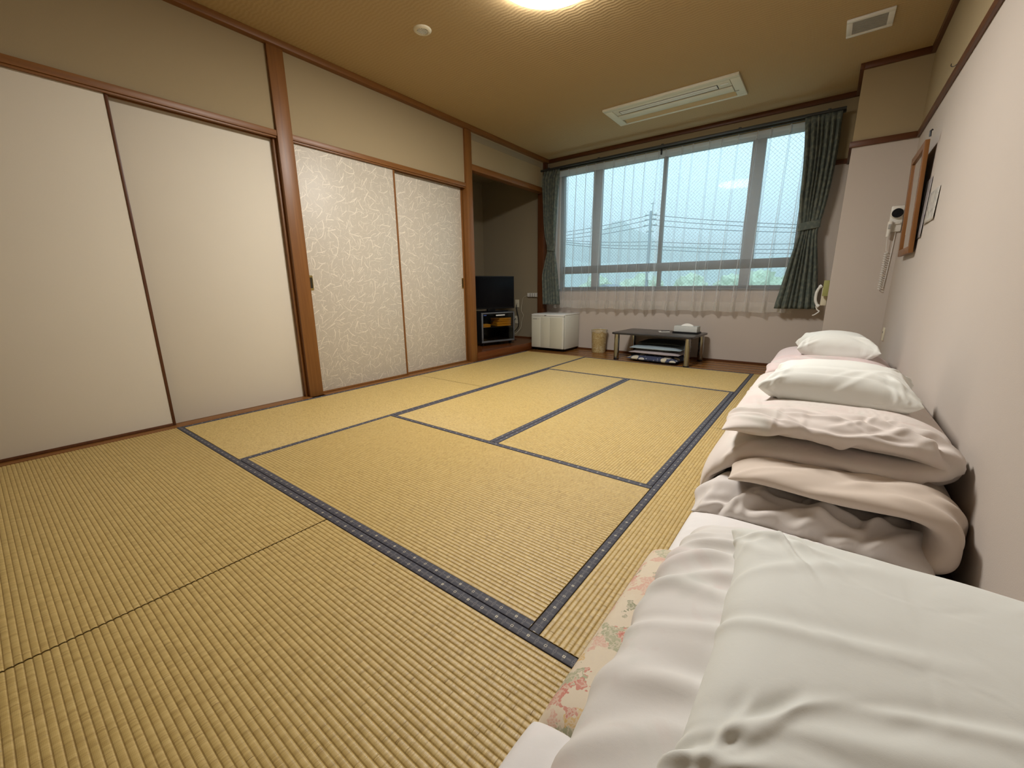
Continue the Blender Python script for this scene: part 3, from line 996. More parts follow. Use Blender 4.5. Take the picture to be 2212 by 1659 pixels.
ridge('hill', [(-300, 24), (-220, 26), (-150, 22), (-90, 19), (-30, 17), (40, 20), (120, 18)], 330, 50, 'hill_hazed', 'low misty hill in front of the higher one', 4)

def tree(x, y, h, seed, label):
    t = thing('tree', label, 'tree', (x, y, -6), group='trees outside the window')
    rnd = random.Random(seed)
    bm = bmesh.new()
    bmesh.ops.create_icosphere(bm, subdivisions=4, radius=1.0)
    for v in bm.verts:
        n = 1 + 0.30 * mnoise.noise(v.co * 2.1 + Vector((seed * 3.1, 0, 0))) + 0.20 * mnoise.noise(v.co * 6.5 + Vector((0, seed, 0)))
        v.co = Vector((v.co.x * h * 0.43, v.co.y * h * 0.40, v.co.z * h * 0.42)) * n + Vector((0, 0, h * 0.56))
    fin('crown', bm, 'tree_hazed', t, smooth=True)
    bm = bmesh.new(); lathe(bm, [(0, 0), (0.35, 0), (0.2, h * 0.5), (0, h * 0.5)], 8); fin('trunk', bm, 'concrete', t, smooth=True)
tl = ['tree seen in the low pane at the alcove end, beside the flat-roofed house', 'tree just right of the flat-roofed house outside', 'tree left of the small gabled house outside', 'tree between the gabled house and the utility pole',
      'tree just right of the utility pole, seen low in the window', 'tree seen low behind the middle of the wide window half', 'tree seen low beside the broad window mullion near the pillar', 'tree seen low between the broad mullion and the wider curtain', 'tree half hidden by the wider green grey curtain']
for i, (x, h) in enumerate([(-56, 9.8), (-44.5, 9.7), (-39, 9.0), (-28.5, 9.6), (-21.5, 9.7), (-14.5, 9.8), (-8, 9.9), (-1, 9.6), (6, 10)]):
    tree(x, 90 + (i % 3) * 9, h * 0.97, i + 1, 'pale green ' + tl[i])
hs = thing('house', 'small gabled house seen through the low window panes', 'house', (-34.0, 84, -6))
box('house_wall', (-3, 3, -3, 3, 0, 5.9), 'house_wall', hs)
bm = bmesh.new()
q = [bm.verts.new(p) for p in ((-3.6, -3.5, 5.8), (3.6, -3.5, 5.8), (0, -3.5, 7.3), (-3.6, 3.5, 5.8), (3.6, 3.5, 5.8), (0, 3.5, 7.3))]
for f in ((0, 1, 2), (3, 5, 4), (0, 2, 5, 3), (1, 4, 5, 2), (0, 3, 4, 1)): bm.faces.new([q[i] for i in f])
fin('roof', bm, 'house_roof', hs)
h2 = thing('house', 'pale flat-roofed house between the trees outside', 'house', (-49.5, 80, -6))
box('house_wall', (-2.6, 2.6, -3, 3, 0, 8.0), 'house_wall', h2)
box('roof', (-2.8, 2.8, -3.2, 3.2, 8.0, 8.25), 'house_roof', h2)

# haze over the distant land
hz = NB('haze')
vs_ = hz.n('ShaderNodeVolumeScatter'); vs_.inputs['Color'].default_value = (0.93, 0.98, 1.0, 1); vs_.inputs['Density'].default_value = 0.0022
hz.link(vs_.outputs[0], hz.out.inputs[1])
MAT['haze'] = hz.m
ho = box('haze', (-800, 600, 60, 1100, -5.9, 95), 'haze')
tag(ho, 'pale mist hanging over the land outside', 'haze', 'stuff')

# ================================================================== CEILING FITTINGS
lp = thing('ceiling_lamp', 'large round glowing ceiling lamp', 'lamp', (1.803, 1.497, CZ))
bm = bmesh.new(); lathe(bm, [(0, -0.001), (0.288, -0.001), (0.294, -0.006), (0.294, -0.012), (0.280, -0.014)], 72); fin('base_ring', bm, 'cool_white', lp, smooth=True)
bm = bmesh.new(); lathe(bm, [(0.290, -0.012), (0.297, -0.017), (0.293, -0.026), (0.265, -0.034), (0.2, -0.038), (0.0, -0.040)], 72); fin('lamp_shade', bm, 'lamp_glow', lp, smooth=True)

sd = thing('ceiling_speaker', 'small round slotted ceiling fixture between the lamp and the left wall', 'detector', (0.862, 1.447, CZ))
bm = bmesh.new(); lathe(bm, [(0.034, -0.004), (0.038, -0.011), (0.050, -0.009), (0.058, -0.003), (0.059, 0.0)], 40); fin('bezel', bm, 'ivory_plastic', sd, smooth=True)
bm = bmesh.new(); lathe(bm, [(0.0, -0.003), (0.036, -0.003)], 32); fin('recess', bm, 'grey_metal', sd)
for i in range(5):
    xx = -0.024 + i * 0.012
    hl = math.sqrt(0.034 ** 2 - xx ** 2)
    box('fin', (xx - 0.003, xx + 0.003, -hl, hl, -0.010, -0.003), 'cool_white', sd, 0.001).rotation_euler = (0, 0, 0)

ac = thing('air_conditioner', 'long cream ceiling air conditioner near the window', 'air conditioner', (1.832, 3.555, CZ))
W2, D2 = 0.580, 0.227
boxes('panel_frame', [(-W2, W2, -D2, -D2 + 0.055, -0.020, 0), (-W2, W2, D2 - 0.035, D2, -0.020, 0), (-W2, -W2 + 0.075, -D2 + 0.055, D2 - 0.035, -0.020, 0), (W2 - 0.075, W2, -D2 + 0.055, D2 - 0.035, -0.020, 0)], 'unit_white', ac, 0.004)
box('intake_panel', (-W2 + 0.078, W2 - 0.078, -D2 + 0.058, -0.040, -0.018, -0.006), 'unit_white', ac, 0.002)
box('slot_backing', (-0.455, 0.405, -0.128, -0.048, -0.0186, -0.016), 'black_plastic', ac)
for i, (ya, yb) in enumerate(((-0.122, -0.090), (-0.086, -0.058))):
    box('louver', (-0.448, 0.398, ya, yb, -0.022, -0.017), 'cool_white', ac, 0.0015)
box('centre_panel', (-W2 + 0.078, W2 - 0.078, -0.034, 0.078, -0.024, -0.008), 'unit_white', ac, 0.003)
box('seam', (-W2 + 0.078, W2 - 0.078, -0.040, -0.034, -0.017, -0.012), 'black_plastic', ac)
bm = bmesh.new()
ys = [0.080, 0.110, 0.150, 0.192]; zs_ = [-0.020, -0.010, -0.006, -0.016]
vv = [[bm.verts.new((x, y, z)) for y, z in zip(ys, zs_)] for x in (-W2 + 0.080, W2 - 0.080)]
for i in range(3): bm.faces.new((vv[0][i], vv[1][i], vv[1][i + 1], vv[0][i + 1]))
fin('outlet_flap', bm, 'flap_reflected_tan', ac, smooth=True)
box('indicator', (0.425, 0.485, -0.120, -0.098, -0.021, -0.017), 'cool_white', ac, 0.001)
box('latch', (0.500, 0.535, 0.075, 0.090, -0.023, -0.019), 'grey_mesh', ac, 0.001)

vt = thing('ceiling_vent', 'white square ceiling vent by the pillar corner', 'vent', (3.185, 3.157, CZ))
boxes('vent_frame', [(-0.118, 0.118, -0.115, -0.085, -0.014, 0), (-0.118, 0.118, 0.085, 0.115, -0.014, 0), (-0.118, -0.086, -0.085, 0.085, -0.014, 0), (0.086, 0.118, -0.085, 0.085, -0.014, 0)], 'cool_white', vt, 0.004)
box('vent_backing', (-0.086, 0.086, -0.085, 0.085, -0.004, -0.001), 'grey_mesh', vt)
for i in range(12):
    y = -0.078 + i * 0.0142
    box('slat', (-0.086, 0.086, y - 0.0045, y + 0.0045, -0.011, -0.008), 'grey_mesh', vt)

# ================================================================== ALCOVE: TV, STAND, TOWELS
ang = math.atan2(3.762 - 3.265, -0.146 + 0.29)      # along the front of the cabinet
F0 = Vector((-0.218, 3.513, 0.0935))
st = thing('tv_stand', 'low black cabinet with a grey framed glass door in the alcove', 'cabinet', F0, ang)
# local: x along the front, -y towards the room, front face at y=0 -> body to +y
SW = 0.262
boxes('body', [(-SW, SW, 0.0, 0.36, 0.418, 0.436), (-SW, SW, 0.0, 0.36, 0.045, 0.060), (-SW, -SW + 0.014, 0.0, 0.36, 0.060, 0.418), (SW - 0.014, SW, 0.0, 0.36, 0.060, 0.418), (-SW, SW, 0.35, 0.36, 0.060, 0.418)], 'black_plastic', st, 0.002)
box('shelf', (-SW + 0.014, SW - 0.014, 0.015, 0.35, 0.228, 0.240), 'black_plastic', st, 0.001)
dr = boxes('glass_door', [(-SW, SW, -0.012, 0.0, 0.415, 0.431), (-SW, SW, -0.012, 0.0, 0.045, 0.068), (-SW, -SW + 0.024, -0.012, 0.0, 0.068, 0.415), (SW - 0.016, SW, -0.012, 0.0, 0.068, 0.415)], 'grey_metal', st, 0.002)
box('door_glass', (-SW + 0.022, SW - 0.014, -0.008, -0.004, 0.066, 0.417), 'smoked_glass', dr)
box('handle', (-0.040, 0.100, -0.020, -0.012, 0.385, 0.400), 'cool_white', dr, 0.002)
box('sticker', (-SW + 0.035, -SW + 0.075, -0.0125, -0.0085, 0.392, 0.406), 'blue_plastic', dr)
for cx_ in (-SW + 0.04, SW - 0.04):
    for cy_ in (0.04, 0.32):
        bm = bmesh.new()
        lathe(bm, [(0, -0.012), (0.018, -0.012), (0.021, -0.006), (0.021, 0.006), (0.018, 0.012), (0, 0.012)], 16)
        for v in bm.verts: v.co = Vector((cx_ + v.co.z, cy_ + v.co.x, 0.021 + v.co.y))
        cs_ = fin('caster', bm, 'black_plastic', st, smooth=True)
        box('caster_fork', (cx_ - 0.015, cx_ + 0.015, cy_ - 0.012, cy_ + 0.012, 0.036, 0.046), 'black_metal', cs_, 0.001)
# remote controls dimly seen on top shelf are left out; towels
def towel(lx, ly, lz, w_, d_, h_, label, seed):
    rnd = random.Random(seed)
    M = Matrix.Translation(F0) @ Matrix.Rotation(ang, 4, 'Z')
    p = M @ Vector((lx, ly, 0))
    t = thing('towel', label, 'towel', (p.x, p.y, 0.0935 + lz), ang + rnd.uniform(-.08, .08), group='orange towels in the glass cabinet')
    n = 2
    hh = h_ / n
    for k in range(n):
        bm = bmesh.new()
        add_box(bm, -w_ / 2, w_ / 2, -d_ / 2, d_ / 2, k * hh + 0.001, (k + 1) * hh - 0.001)
        bmesh.ops.subdivide_edges(bm, edges=bm.edges[:], cuts=5, use_grid_fill=True)
        for v in bm.verts:
            v.co += Vector((0, 0, 0.004 * mnoise.noise(v.co * 25 + Vector((seed, k, 0))))) + Vector((0.006 * mnoise.noise(v.co * 18 + Vector((0, seed, k))), 0, 0))
        o = fin('towel_fold', bm, 'orange_towel', t, bevel=hh * 0.0, smooth=True)
        s_ = o.modifiers.new('s', 'SUBSURF'); s_.levels = 1; s_.render_levels = 2
towel(0.135, 0.13, 0.240, 0.225, 0.20, 0.062, 'folded orange towel at the bottom of the pair', 1)
towel(0.140, 0.13, 0.302, 0.215, 0.20, 0.048, 'folded orange towel on top of the pair', 2)
towel(-0.165, 0.10, 0.240, 0.15, 0.14, 0.040, 'small orange towel lying alone in the cabinet', 3)

tvo = Matrix.Translation(F0) @ Matrix.Rotation(ang, 4, 'Z') @ Vector((-0.018, 0.10, 0))
tv = thing('television', 'black flat screen television on the alcove cabinet', 'tv', (tvo.x, tvo.y, 0.0935 + 0.437), ang)
box('bezel', (-0.365, 0.365, 0.0, 0.045, 0.032, 0.455), 'black_plastic', tv, 0.004)
box('screen', (-0.350, 0.350, -0.0015, 0.001, 0.052, 0.442), 'black_screen', tv)
box('neck', (-0.06, 0.06, 0.015, 0.05, 0.008, 0.05), 'black_plastic', tv, 0.003)
box('foot', (-0.19, 0.21, -0.07, 0.12, 0.0, 0.010), 'black_screen', tv, 0.004)

# sockets, power strip, cords on the alcove side wall (y = YF)
YA = YF - 0.007
ps = thing('power_strip', 'white power strip with two rows of sockets on the alcove wall', 'power strip', (-0.208, YA, 0.700))
box('strip_body', (-0.115, 0.110, -0.028, 0.0, 0.0, 0.056), 'white_plastic', ps, 0.004)
for i in range(4):
    for j in range(2):
        box('socket', (-0.062 + i * 0.040 - 0.011, -0.062 + i * 0.040 + 0.011, -0.0295, -0.027, 0.010 + j * 0.025, 0.021 + j * 0.025), 'badge_ink', ps)
def plate(x, z, w_, h_, label, y=YA):
    o = box('wall_socket', (x - w_ / 2, x + w_ / 2, y - 0.008, y, z - h_ / 2, z + h_ / 2), 'ivory_plastic', None, 0.002)
    tag(o, label, 'socket')
    boxes('socket_hole', [(x - 0.012, x - 0.008, y - 0.0092, y - 0.0075, z - 0.01, z + 0.01), (x + 0.006, x + 0.010, y - 0.0092, y - 0.0075, z - 0.01, z + 0.01)], 'badge_ink', o)
    return o
plate(-0.525, 0.60, 0.07, 0.115, 'upper socket plate on the alcove wall beside the television')
plate(-0.535, 0.36, 0.07, 0.115, 'lower socket plate on the alcove wall beside the cabinet')
def cord(label, pts, r, mat, cat='cord'):
    o = tube_obj('cord', catmull(pts, 50).tolist(), r, mat, None, 7)
    return tag(o, label, cat)
cord('pale cord hanging from the power strip and looping to the alcove floor', [(-0.322, YA - 0.014, 0.720), (-0.40, YA - 0.014, 0.69), (-0.43, YA - 0.014, 0.60), (-0.44, YA - 0.015, 0.50), (-0.40, YA - 0.02, 0.43), (-0.43, YA - 0.02, 0.34), (-0.43, YA - 0.05, 0.24), (-0.50, YA - 0.12, 0.15), (-0.60, YA - 0.2, 0.10)], 0.0022, 'ivory_plastic')
cord('dark plug cord running straight down behind the fridge', [(-0.118, YA - 0.035, 0.71), (-0.118, YA - 0.035, 0.66), (-0.117, YA - 0.022, 0.58), (-0.116, YA - 0.02, 0.46), (-0.116, YA - 0.02, 0.30)], 0.005, 'black_plastic')
cord('black cord bowing from the upper socket to the cabinet', [(-0.53, YA - 0.012, 0.585), (-0.50, YA - 0.05, 0.52), (-0.46, YA - 0.06, 0.38), (-0.47, YA - 0.06, 0.26), (-0.56, YA - 0.10, 0.16), (-0.66, YA - 0.16, 0.14)], 0.0055, 'black_plastic')
cord('thin dark cord drooping beside the cabinet and over the board', [(-0.545, YA - 0.012, 0.38), (-0.57, YA - 0.05, 0.33), (-0.56, YA - 0.06, 0.24), (-0.53, YA - 0.09, 0.16), (-0.48, YA - 0.2, 0.10), (-0.40, YA - 0.27, 0.099), (-0.33, YA - 0.30, 0.099)], 0.004, 'black_plastic')

# ================================================================== FRIDGE
fr = thing('mini_fridge', 'small cream white fridge between the alcove and the waste bin', 'fridge', (0.03, 3.93, 0.0))
box('body', (0.0, 0.50, 0.045, 0.425, 0.035, 0.478), 'fridge_white', fr, 0.006)
box('top_lid', (0.0, 0.502, 0.040, 0.427, 0.478, 0.490), 'cool_white', fr, 0.004)
dr = box('door', (0.0, 0.50, 0.0, 0.040, 0.040, 0.462), 'fridge_white', fr, 0.008)
box('door_panel', (0.006, 0.140, -0.003, 0.001, 0.052, 0.438), 'fridge_panel', dr, 0.001)
box('door_panel', (0.152, 0.290, -0.003, 0.001, 0.052, 0.448), 'fridge_panel', dr, 0.001)
box('door_panel', (0.294, 0.478, -0.003, 0.001, 0.052, 0.448), 'fridge_panel', dr, 0.001)
box('top_trim', (0.0, 0.50, 0.002, 0.040, 0.464, 0.486), 'cool_white', fr, 0.004)
boxes('badge', [(0.030 + i * 0.011, 0.038 + i * 0.011, -0.0040, -0.0028, 0.420, 0.427) for i in range(6)] + [(0.108 + i * 0.010, 0.113 + i * 0.010, -0.0040, -0.0028, 0.421, 0.426) for i in range(3)], 'badge_ink', dr)
box('lock', (0.205, 0.235, -0.002, 0.002, 0.470, 0.476), 'badge_ink', fr)
box('kick_plate', (0.02, 0.48, 0.05, 0.40, 0.012, 0.036), 'black_plastic', fr, 0.002)
for fx in (0.05, 0.45):
    for fy in (0.07, 0.36):
        bm = bmesh.new(); lathe(bm, [(0, 0), (0.017, 0), (0.014, 0.014), (0, 0.014)], 14, fx, fy); fin('foot', bm, 'black_plastic', fr, smooth=True)

# ================================================================== WASTE BIN
bn = thing('waste_bin', 'golden floral waste bin with a clear liner beside the fridge', 'waste bin', (0.890, 4.235, 0.0))
bm = bmesh.new(); lathe(bm, [(0, 0.0), (0.084, 0.0), (0.088, 0.01), (0.098, 0.285), (0.100, 0.292), (0.096, 0.292), (0.085, 0.02), (0, 0.02)], 40); fin('bucket', bm, 'bin_print', bn, smooth=True)
bm = bmesh.new()
rings = []
for q, (r, z) in enumerate([(0.092, 0.20), (0.097, 0.294), (0.103, 0.298), (0.106, 0.285), (0.110, 0.262)]):
    ring = []
    for i in range(60):
        a = 2 * PI * i / 60
        rr = r + 0.004 * math.sin(a * 9 + q) * (q > 1)
        z2 = z + (0.010 * math.sin(a * 6) if q == 4 else 0) + (0.004 * math.sin(a * 5) if q == 2 else 0)
        ring.append(bm.verts.new((rr * math.cos(a), rr * math.sin(a), z2)))
    rings.append(ring)
for a, b_ in zip(rings, rings[1:]):
    for i in range(60):
        bm.faces.new((a[i], a[(i + 1) % 60], b_[(i + 1) % 60], b_[i]))
fin('bag_liner', bm, 'thin_plastic', bn, smooth=True)

# ================================================================== LOW TABLE
TR = math.radians(-3.6)
tb = thing('low_table', 'low black table with fat chrome legs under the window', 'table', (1.715, 4.045, 0.0), TR)
bm = bmesh.new()
hx, hy, rr = 0.452, 0.285, 0.035
outl = []
for (cx_, cy_, a0) in ((hx - rr, hy - rr, 0), (-hx + rr, hy - rr, PI / 2), (-hx + rr, -hy + rr, PI), (hx - rr, -hy + rr, 3 * PI / 2)):
    for k in range(7):
        a = a0 + PI / 2 * k / 6
        outl.append((cx_ + rr * math.cos(a), cy_ + rr * math.sin(a)))
bo = [bm.verts.new((x, y, 0.300)) for x, y in outl]; to = [bm.verts.new((x, y, 0.320)) for x, y in outl]
bm.faces.new(bo[::-1]); bm.faces.new(to)
for i in range(len(outl)):
    j = (i + 1) % len(outl); bm.faces.new((bo[i], bo[j], to[j], to[i]))
fin('tabletop', bm, 'table_black', tb, 0.003)
for sx_ in (-1, 1):
    for sy_ in (-1, 1):
        px, py = sx_ * 0.400, sy_ * 0.235
        bm = bmesh.new(); lathe(bm, [(0.0, 0.010), (0.027, 0.010), (0.029, 0.014), (0.029, 0.300), (0.0, 0.300)], 28, px, py)
        lg = fin('leg', bm, 'chrome', tb, smooth=True)
        bm = bmesh.new(); lathe(bm, [(0.0, 0.0), (0.030, 0.0), (0.031, 0.011), (0.0, 0.011)], 24, px, py); fin('foot_cap', bm, 'black_plastic', lg, smooth=True)

# things on the table
tray = box('tray', (-0.135, 0.135, -0.075, 0.075, 0, 0.014), 'black_plastic', None, 0.003)
tray.location = (1.985, 4.165, 0.3205); tray.rotation_euler = (0, 0, TR)
tag(tray, 'thin black tray under the tissue box', 'tray')
tbx = thing('tissue_box', 'pale tissue box on the low black table', 'tissue box', (1.985, 4.165, 0.335), TR)
box('carton', (-0.125, 0.125, -0.058, 0.058, 0, 0.062), 'box_pale', tbx, 0.002)
bm = bmesh.new()
n = 26
top = []
for i in range(n):
    u = i / (n - 1)
    x = -0.07 + 0.14 * u
    h = 0.026 * math.sin(PI * u) ** 0.8
    top.append([bm.verts.new((x, -0.020, 0.0625)), bm.verts.new((x + 0.004, -0.004, 0.064 + h)), bm.verts.new((x, 0.018, 0.0625))])
for a, b_ in zip(top, top[1:]):
    bm.faces.new((a[0], b_[0], b_[1], a[1])); bm.faces.new((a[1], b_[1], b_[2], a[2]))
fin('tissue_sheet', bm, 'tissue', tbx, smooth=True)
nt_ = box('notepad', (-0.060, 0.060, -0.045, 0.045, 0, 0.006), 'paper_white', None, 0.001)
nt_.location = (1.745, 4.130, 0.3205); nt_.rotation_euler = (0, 0, 0.45)
tag(nt_, 'white notepad lying beside the tissue box', 'notepad')
for i, (ox, oy, l_) in enumerate(((0.0, 0.0, 'black pen lying across the white notepad'), (0.022, 0.035, 'second short black pen behind the first on the notepad'))):
    o = tube_obj('pen', [(-0.035, 0, 0), (0.03, 0, 0), (0.036, 0, 0)], [0.005, 0.005, 0.002], 'badge_ink', None, 8)
    o.location = (1.745 + ox, 4.125 + oy, 0.3320); o.rotation_euler = (0, 0, 0.9)
    tag(o, l_, 'pen')

# ================================================================== SOFT GOODS SOLVER
RK = 14
def relax(T, Bq, ms, mv, iters, anchor=0.02, bend=0.35, press=0.0, zmin=None, xmax=None, seed=0, jit=0.002, gravity=0.0, press_fn=None, tether=(), bend4=0.0):
    """two sheets sewn round the rim, given a little more cloth than they need, settle into folds"""
    rng = np.random.default_rng(seed)
    sheets = [T.copy(), Bq.copy()]
    ref = [T.copy(), Bq.copy()]
    ns, nv = T.shape[:2]
    def rough(shape, k):
        k = k * RK // 6 if k == 6 else k
        a = rng.normal(size=(shape[0] + 2 * k, shape[1] + 2 * k))
        ker = np.hanning(2 * k + 3)[1:-1]; ker /= ker.sum()
        a = np.apply_along_axis(lambda m: np.convolve(m, ker, 'same'), 0, a)
        a = np.apply_along_axis(lambda m: np.convolve(m, ker, 'same'), 1, a)
        a = a[k:-k, k:-k]
        return a / (a.std() + 1e-9)
    rest = []
    for P in sheets:
        fs_ = 1 + (ms - 1) * (1 + 0.6 * rough((ns, nv), 6))
        fv_ = 1 + (mv - 1) * (1 + 0.6 * rough((ns, nv), 6))
        rs = np.linalg.norm(P[1:] - P[:-1], axis=2) * fs_[:-1]
        rv = np.linalg.norm(P[:, 1:] - P[:, :-1], axis=2) * fv_[:, :-1]
        rs2 = np.linalg.norm(P[2:] - P[:-2], axis=2) * fs_[:-2]
        rv2 = np.linalg.norm(P[:, 2:] - P[:, :-2], axis=2) * fv_[:, :-2]
        rd1 = np.linalg.norm(P[1:, 1:] - P[:-1, :-1], axis=2) * 0.5 * (fs_ + fv_)[:-1, :-1]
        rd2 = np.linalg.norm(P[1:, :-1] - P[:-1, 1:], axis=2) * 0.5 * (fs_ + fv_)[:-1, :-1]
        rest.append((rs, rv, rs2, rv2, rd1, rd2))
    cum = []
    for (rs, rv, *_r) in rest:
        cum.append((np.concatenate([np.zeros((1, nv)), np.cumsum(rs, 0)], 0), np.concatenate([np.zeros((ns, 1)), np.cumsum(rv, 1)], 1)))
    rs6 = [c[0][6:] - c[0][:-6] for c in cum]; rv6 = [c[1][:, 6:] - c[1][:, :-6] for c in cum]
    def normals(P):
        du = np.gradient(P, axis=0); dv = np.gradient(P, axis=1)
        n_ = np.cross(du, dv)
        return n_ / (np.linalg.norm(n_, axis=2, keepdims=True) + 1e-9)
    for k, P in enumerate(sheets):
        P += normals(P) * (rough((ns, nv), 4) * jit)[..., None]
    def pr(P, A, B_, r, k):
        a = P[A]; b_ = P[B_]
        d = b_ - a
        l = np.linalg.norm(d, axis=2, keepdims=True) + 1e-9
        c = d * (0.5 * k * (1 - r[..., None] / l))
        P[A] = a + c
        P[B_] = b_ - c
    S = slice
    vel = [np.zeros_like(T), np.zeros_like(Bq)]
    for it in range(iters):
        for w_, P in enumerate(sheets):
            rs, rv, rs2, rv2, rd1, rd2 = rest[w_]
            old = P.copy()
            P += vel[w_] * 0.9
            if press:
                sgn = 1 if w_ == 0 else -1
                amp = press * (press_fn if press_fn is not None else 1.0)
                P += normals(P) * sgn * (amp[..., None] if isinstance(amp, np.ndarray) else amp)
            if gravity: P[..., 2] -= gravity
            for par in (0, 1):
                for axis in (0, 1):
                    n_ = P.shape[axis]
                    a0 = S(par, n_ - 1, 2); b0 = S(par + 1, n_, 2)
                    if axis == 0: pr(P, (a0, S(None)), (b0, S(None)), rs[par::2], 1.0)
                    else: pr(P, (S(None), a0), (S(None), b0), rv[:, par::2], 1.0)
            for par in (0, 1):
                a0 = S(par, ns - 1, 2); b0 = S(par + 1, ns, 2)
                pr(P, (a0, S(0, nv - 1)), (b0, S(1, nv)), rd1[par::2], 0.35)
                pr(P, (a0, S(1, nv)), (b0, S(0, nv - 1)), rd2[par::2], 0.35)
            if bend:
                for par in (0, 1, 2, 3):
                    n1 = len(range(par, ns - 2, 4))
                    if n1: pr(P, (S(par, ns - 2, 4), S(None)), (S(par + 2, ns, 4), S(None)), rs2[par::4], bend)
                    n1 = len(range(par, nv - 2, 4))
                    if n1: pr(P, (S(None), S(par, nv - 2, 4)), (S(None), S(par + 2, nv, 4)), rv2[:, par::4], bend)
            if bend4:
                for par in range(0, 12, 3):
                    if len(range(par, ns - 6, 12)): pr(P, (S(par, ns - 6, 12), S(None)), (S(par + 6, ns, 12), S(None)), rs6[w_][par::12][:len(range(par, ns - 6, 12))], bend4)
                    if len(range(par, nv - 6, 12)): pr(P, (S(None), S(par, nv - 6, 12)), (S(None), S(par + 6, nv, 12)), rv6[w_][:, par::12][:, :len(range(par, nv - 6, 12))], bend4)
            if tether:
                for k_ in tether:
                    for off in range(0, k_):
                        for axis in (0, 1):
                            n_ = P.shape[axis]
                            for ph_o in (0, 1):
                                ia = np.arange(off + ph_o * k_, n_ - k_, 2 * k_)
                                if len(ia) == 0: continue
                                ib = ia + k_
                                L_ = cum[w_][axis]
                                if axis == 0:
                                    r_ = (L_[ib] - L_[ia]); a_ = P[ia]; b__ = P[ib]
                                else:
                                    r_ = (L_[:, ib] - L_[:, ia]); a_ = P[:, ia]; b__ = P[:, ib]
                                d = b__ - a_
                                l = np.linalg.norm(d, axis=2, keepdims=True) + 1e-9
                                c = d * (0.5 * np.clip(1 - r_[..., None] / l, 0, 1))
                                if axis == 0:
                                    P[ia] = a_ + c; P[ib] = b__ - c
                                else:
                                    P[:, ia] = a_ + c; P[:, ib] = b__ - c
            if anchor: P += (ref[w_] - P) * anchor
            if zmin is not None: P[..., 2] = np.maximum(P[..., 2], zmin)
            if xmax is not None: P[..., 0] = np.minimum(P[..., 0], xmax)
            vel[w_] = (P - old) * 0.85
        A, B_ = sheets
        for sl in ((0, S(None)), (ns - 1, S(None)), (S(None), 0), (S(None), nv - 1)):
            m = 0.5 * (A[sl] + B_[sl]); A[sl] = m; B_[sl] = m
    return sheets

def creases(A, B_, n, seed, ang0, spread, amp, wd, Lr, vr=(0, 1), sr=(0, 1), face=0):
    """long soft folds laid into both faces of a quilt before it settles"""
    rnd = random.Random(seed)
    ns, nv = A.shape[:2]
    sa = np.r_[0, np.cumsum(np.linalg.norm(np.diff(A[:, nv // 2], axis=0), axis=1))]
    va = np.r_[0, np.cumsum(np.linalg.norm(np.diff(A[ns // 2], axis=0), axis=1))]
    Sg, Vg = np.meshgrid(sa, va, indexing='ij')
    D = [np.zeros((ns, nv)), np.zeros((ns, nv))]
    for k in range(n):
        cs_ = sa[-1] * rnd.uniform(*sr); cv = va[-1] * rnd.uniform(*vr)
        an = ang0 + rnd.uniform(-spread, spread)
        L_ = rnd.uniform(*Lr); w_ = wd * rnd.uniform(0.6, 1.5); cu = rnd.uniform(-1.2, 1.2)
        al = (Sg - cs_) * math.cos(an) + (Vg - cv) * math.sin(an)
        pe = -(Sg - cs_) * math.sin(an) + (Vg - cv) * math.cos(an) + cu * al * al
        w2 = w_ * (0.7 + 0.6 * (al / L_ + 1) / 2)
        w2 = np.maximum(w2, 0.3 * w_)
        q_ = np.exp(-(pe / w2) ** 2) - 0.55 * np.exp(-((pe - 1.3 * w2) / (1.5 * w2)) ** 2)
        D[k % 2 if rnd.random() < 0.2 else face] += amp * rnd.uniform(0.5, 1.2) * q_ * np.exp(-(al / L_) ** 4)
    out = []
    for P, d, sg in ((A, D[0], 1), (B_, D[1], -1)):
        du = np.gradient(P, axis=0); dv = np.gradient(P, axis=1)
        n_ = np.cross(du, dv); n_ /= (np.linalg.norm(n_, axis=2, keepdims=True) + 1e-9)
        rim = np.ones((ns, nv)); rim[0] = rim[-1] = 0; rim[:, 0] = rim[:, -1] = 0
        out.append(P + n_ * (sg * d * rim)[..., None])
    return out

def sheets_to_mesh(name, A, B_, mat, parent, origin=(0, 0, 0), subsurf=1):
    ns, nv = A.shape[:2]
    og = np.array(origin)
    idB = -np.ones((ns, nv), int)
    verts = [(A - og).reshape(-1, 3)]
    inner = (B_ - og)[1:-1, 1:-1].reshape(-1, 3)
    verts.append(inner)
    idA = np.arange(ns * nv).reshape(ns, nv)
    idB[:] = idA
    idB[1:-1, 1:-1] = ns * nv + np.arange((ns - 2) * (nv - 2)).reshape(ns - 2, nv - 2)
    def quads(I, flip):
        q_ = np.stack([I[:-1, :-1], I[1:, :-1], I[1:, 1:], I[:-1, 1:]], -1).reshape(-1, 4)
        return q_[:, ::-1] if flip else q_
    F_ = np.vstack([quads(idA, False), quads(idB, True)])
    me = bpy.data.meshes.new(name)
    me.from_pydata(np.vstack(verts).tolist(), [], F_.tolist())
    o = link_mesh(name, me, mat, parent, True)
    if subsurf:
        s_ = o.modifiers.new('s', 'SUBSURF'); s_.levels = 1; s_.render_levels = subsurf
    return o

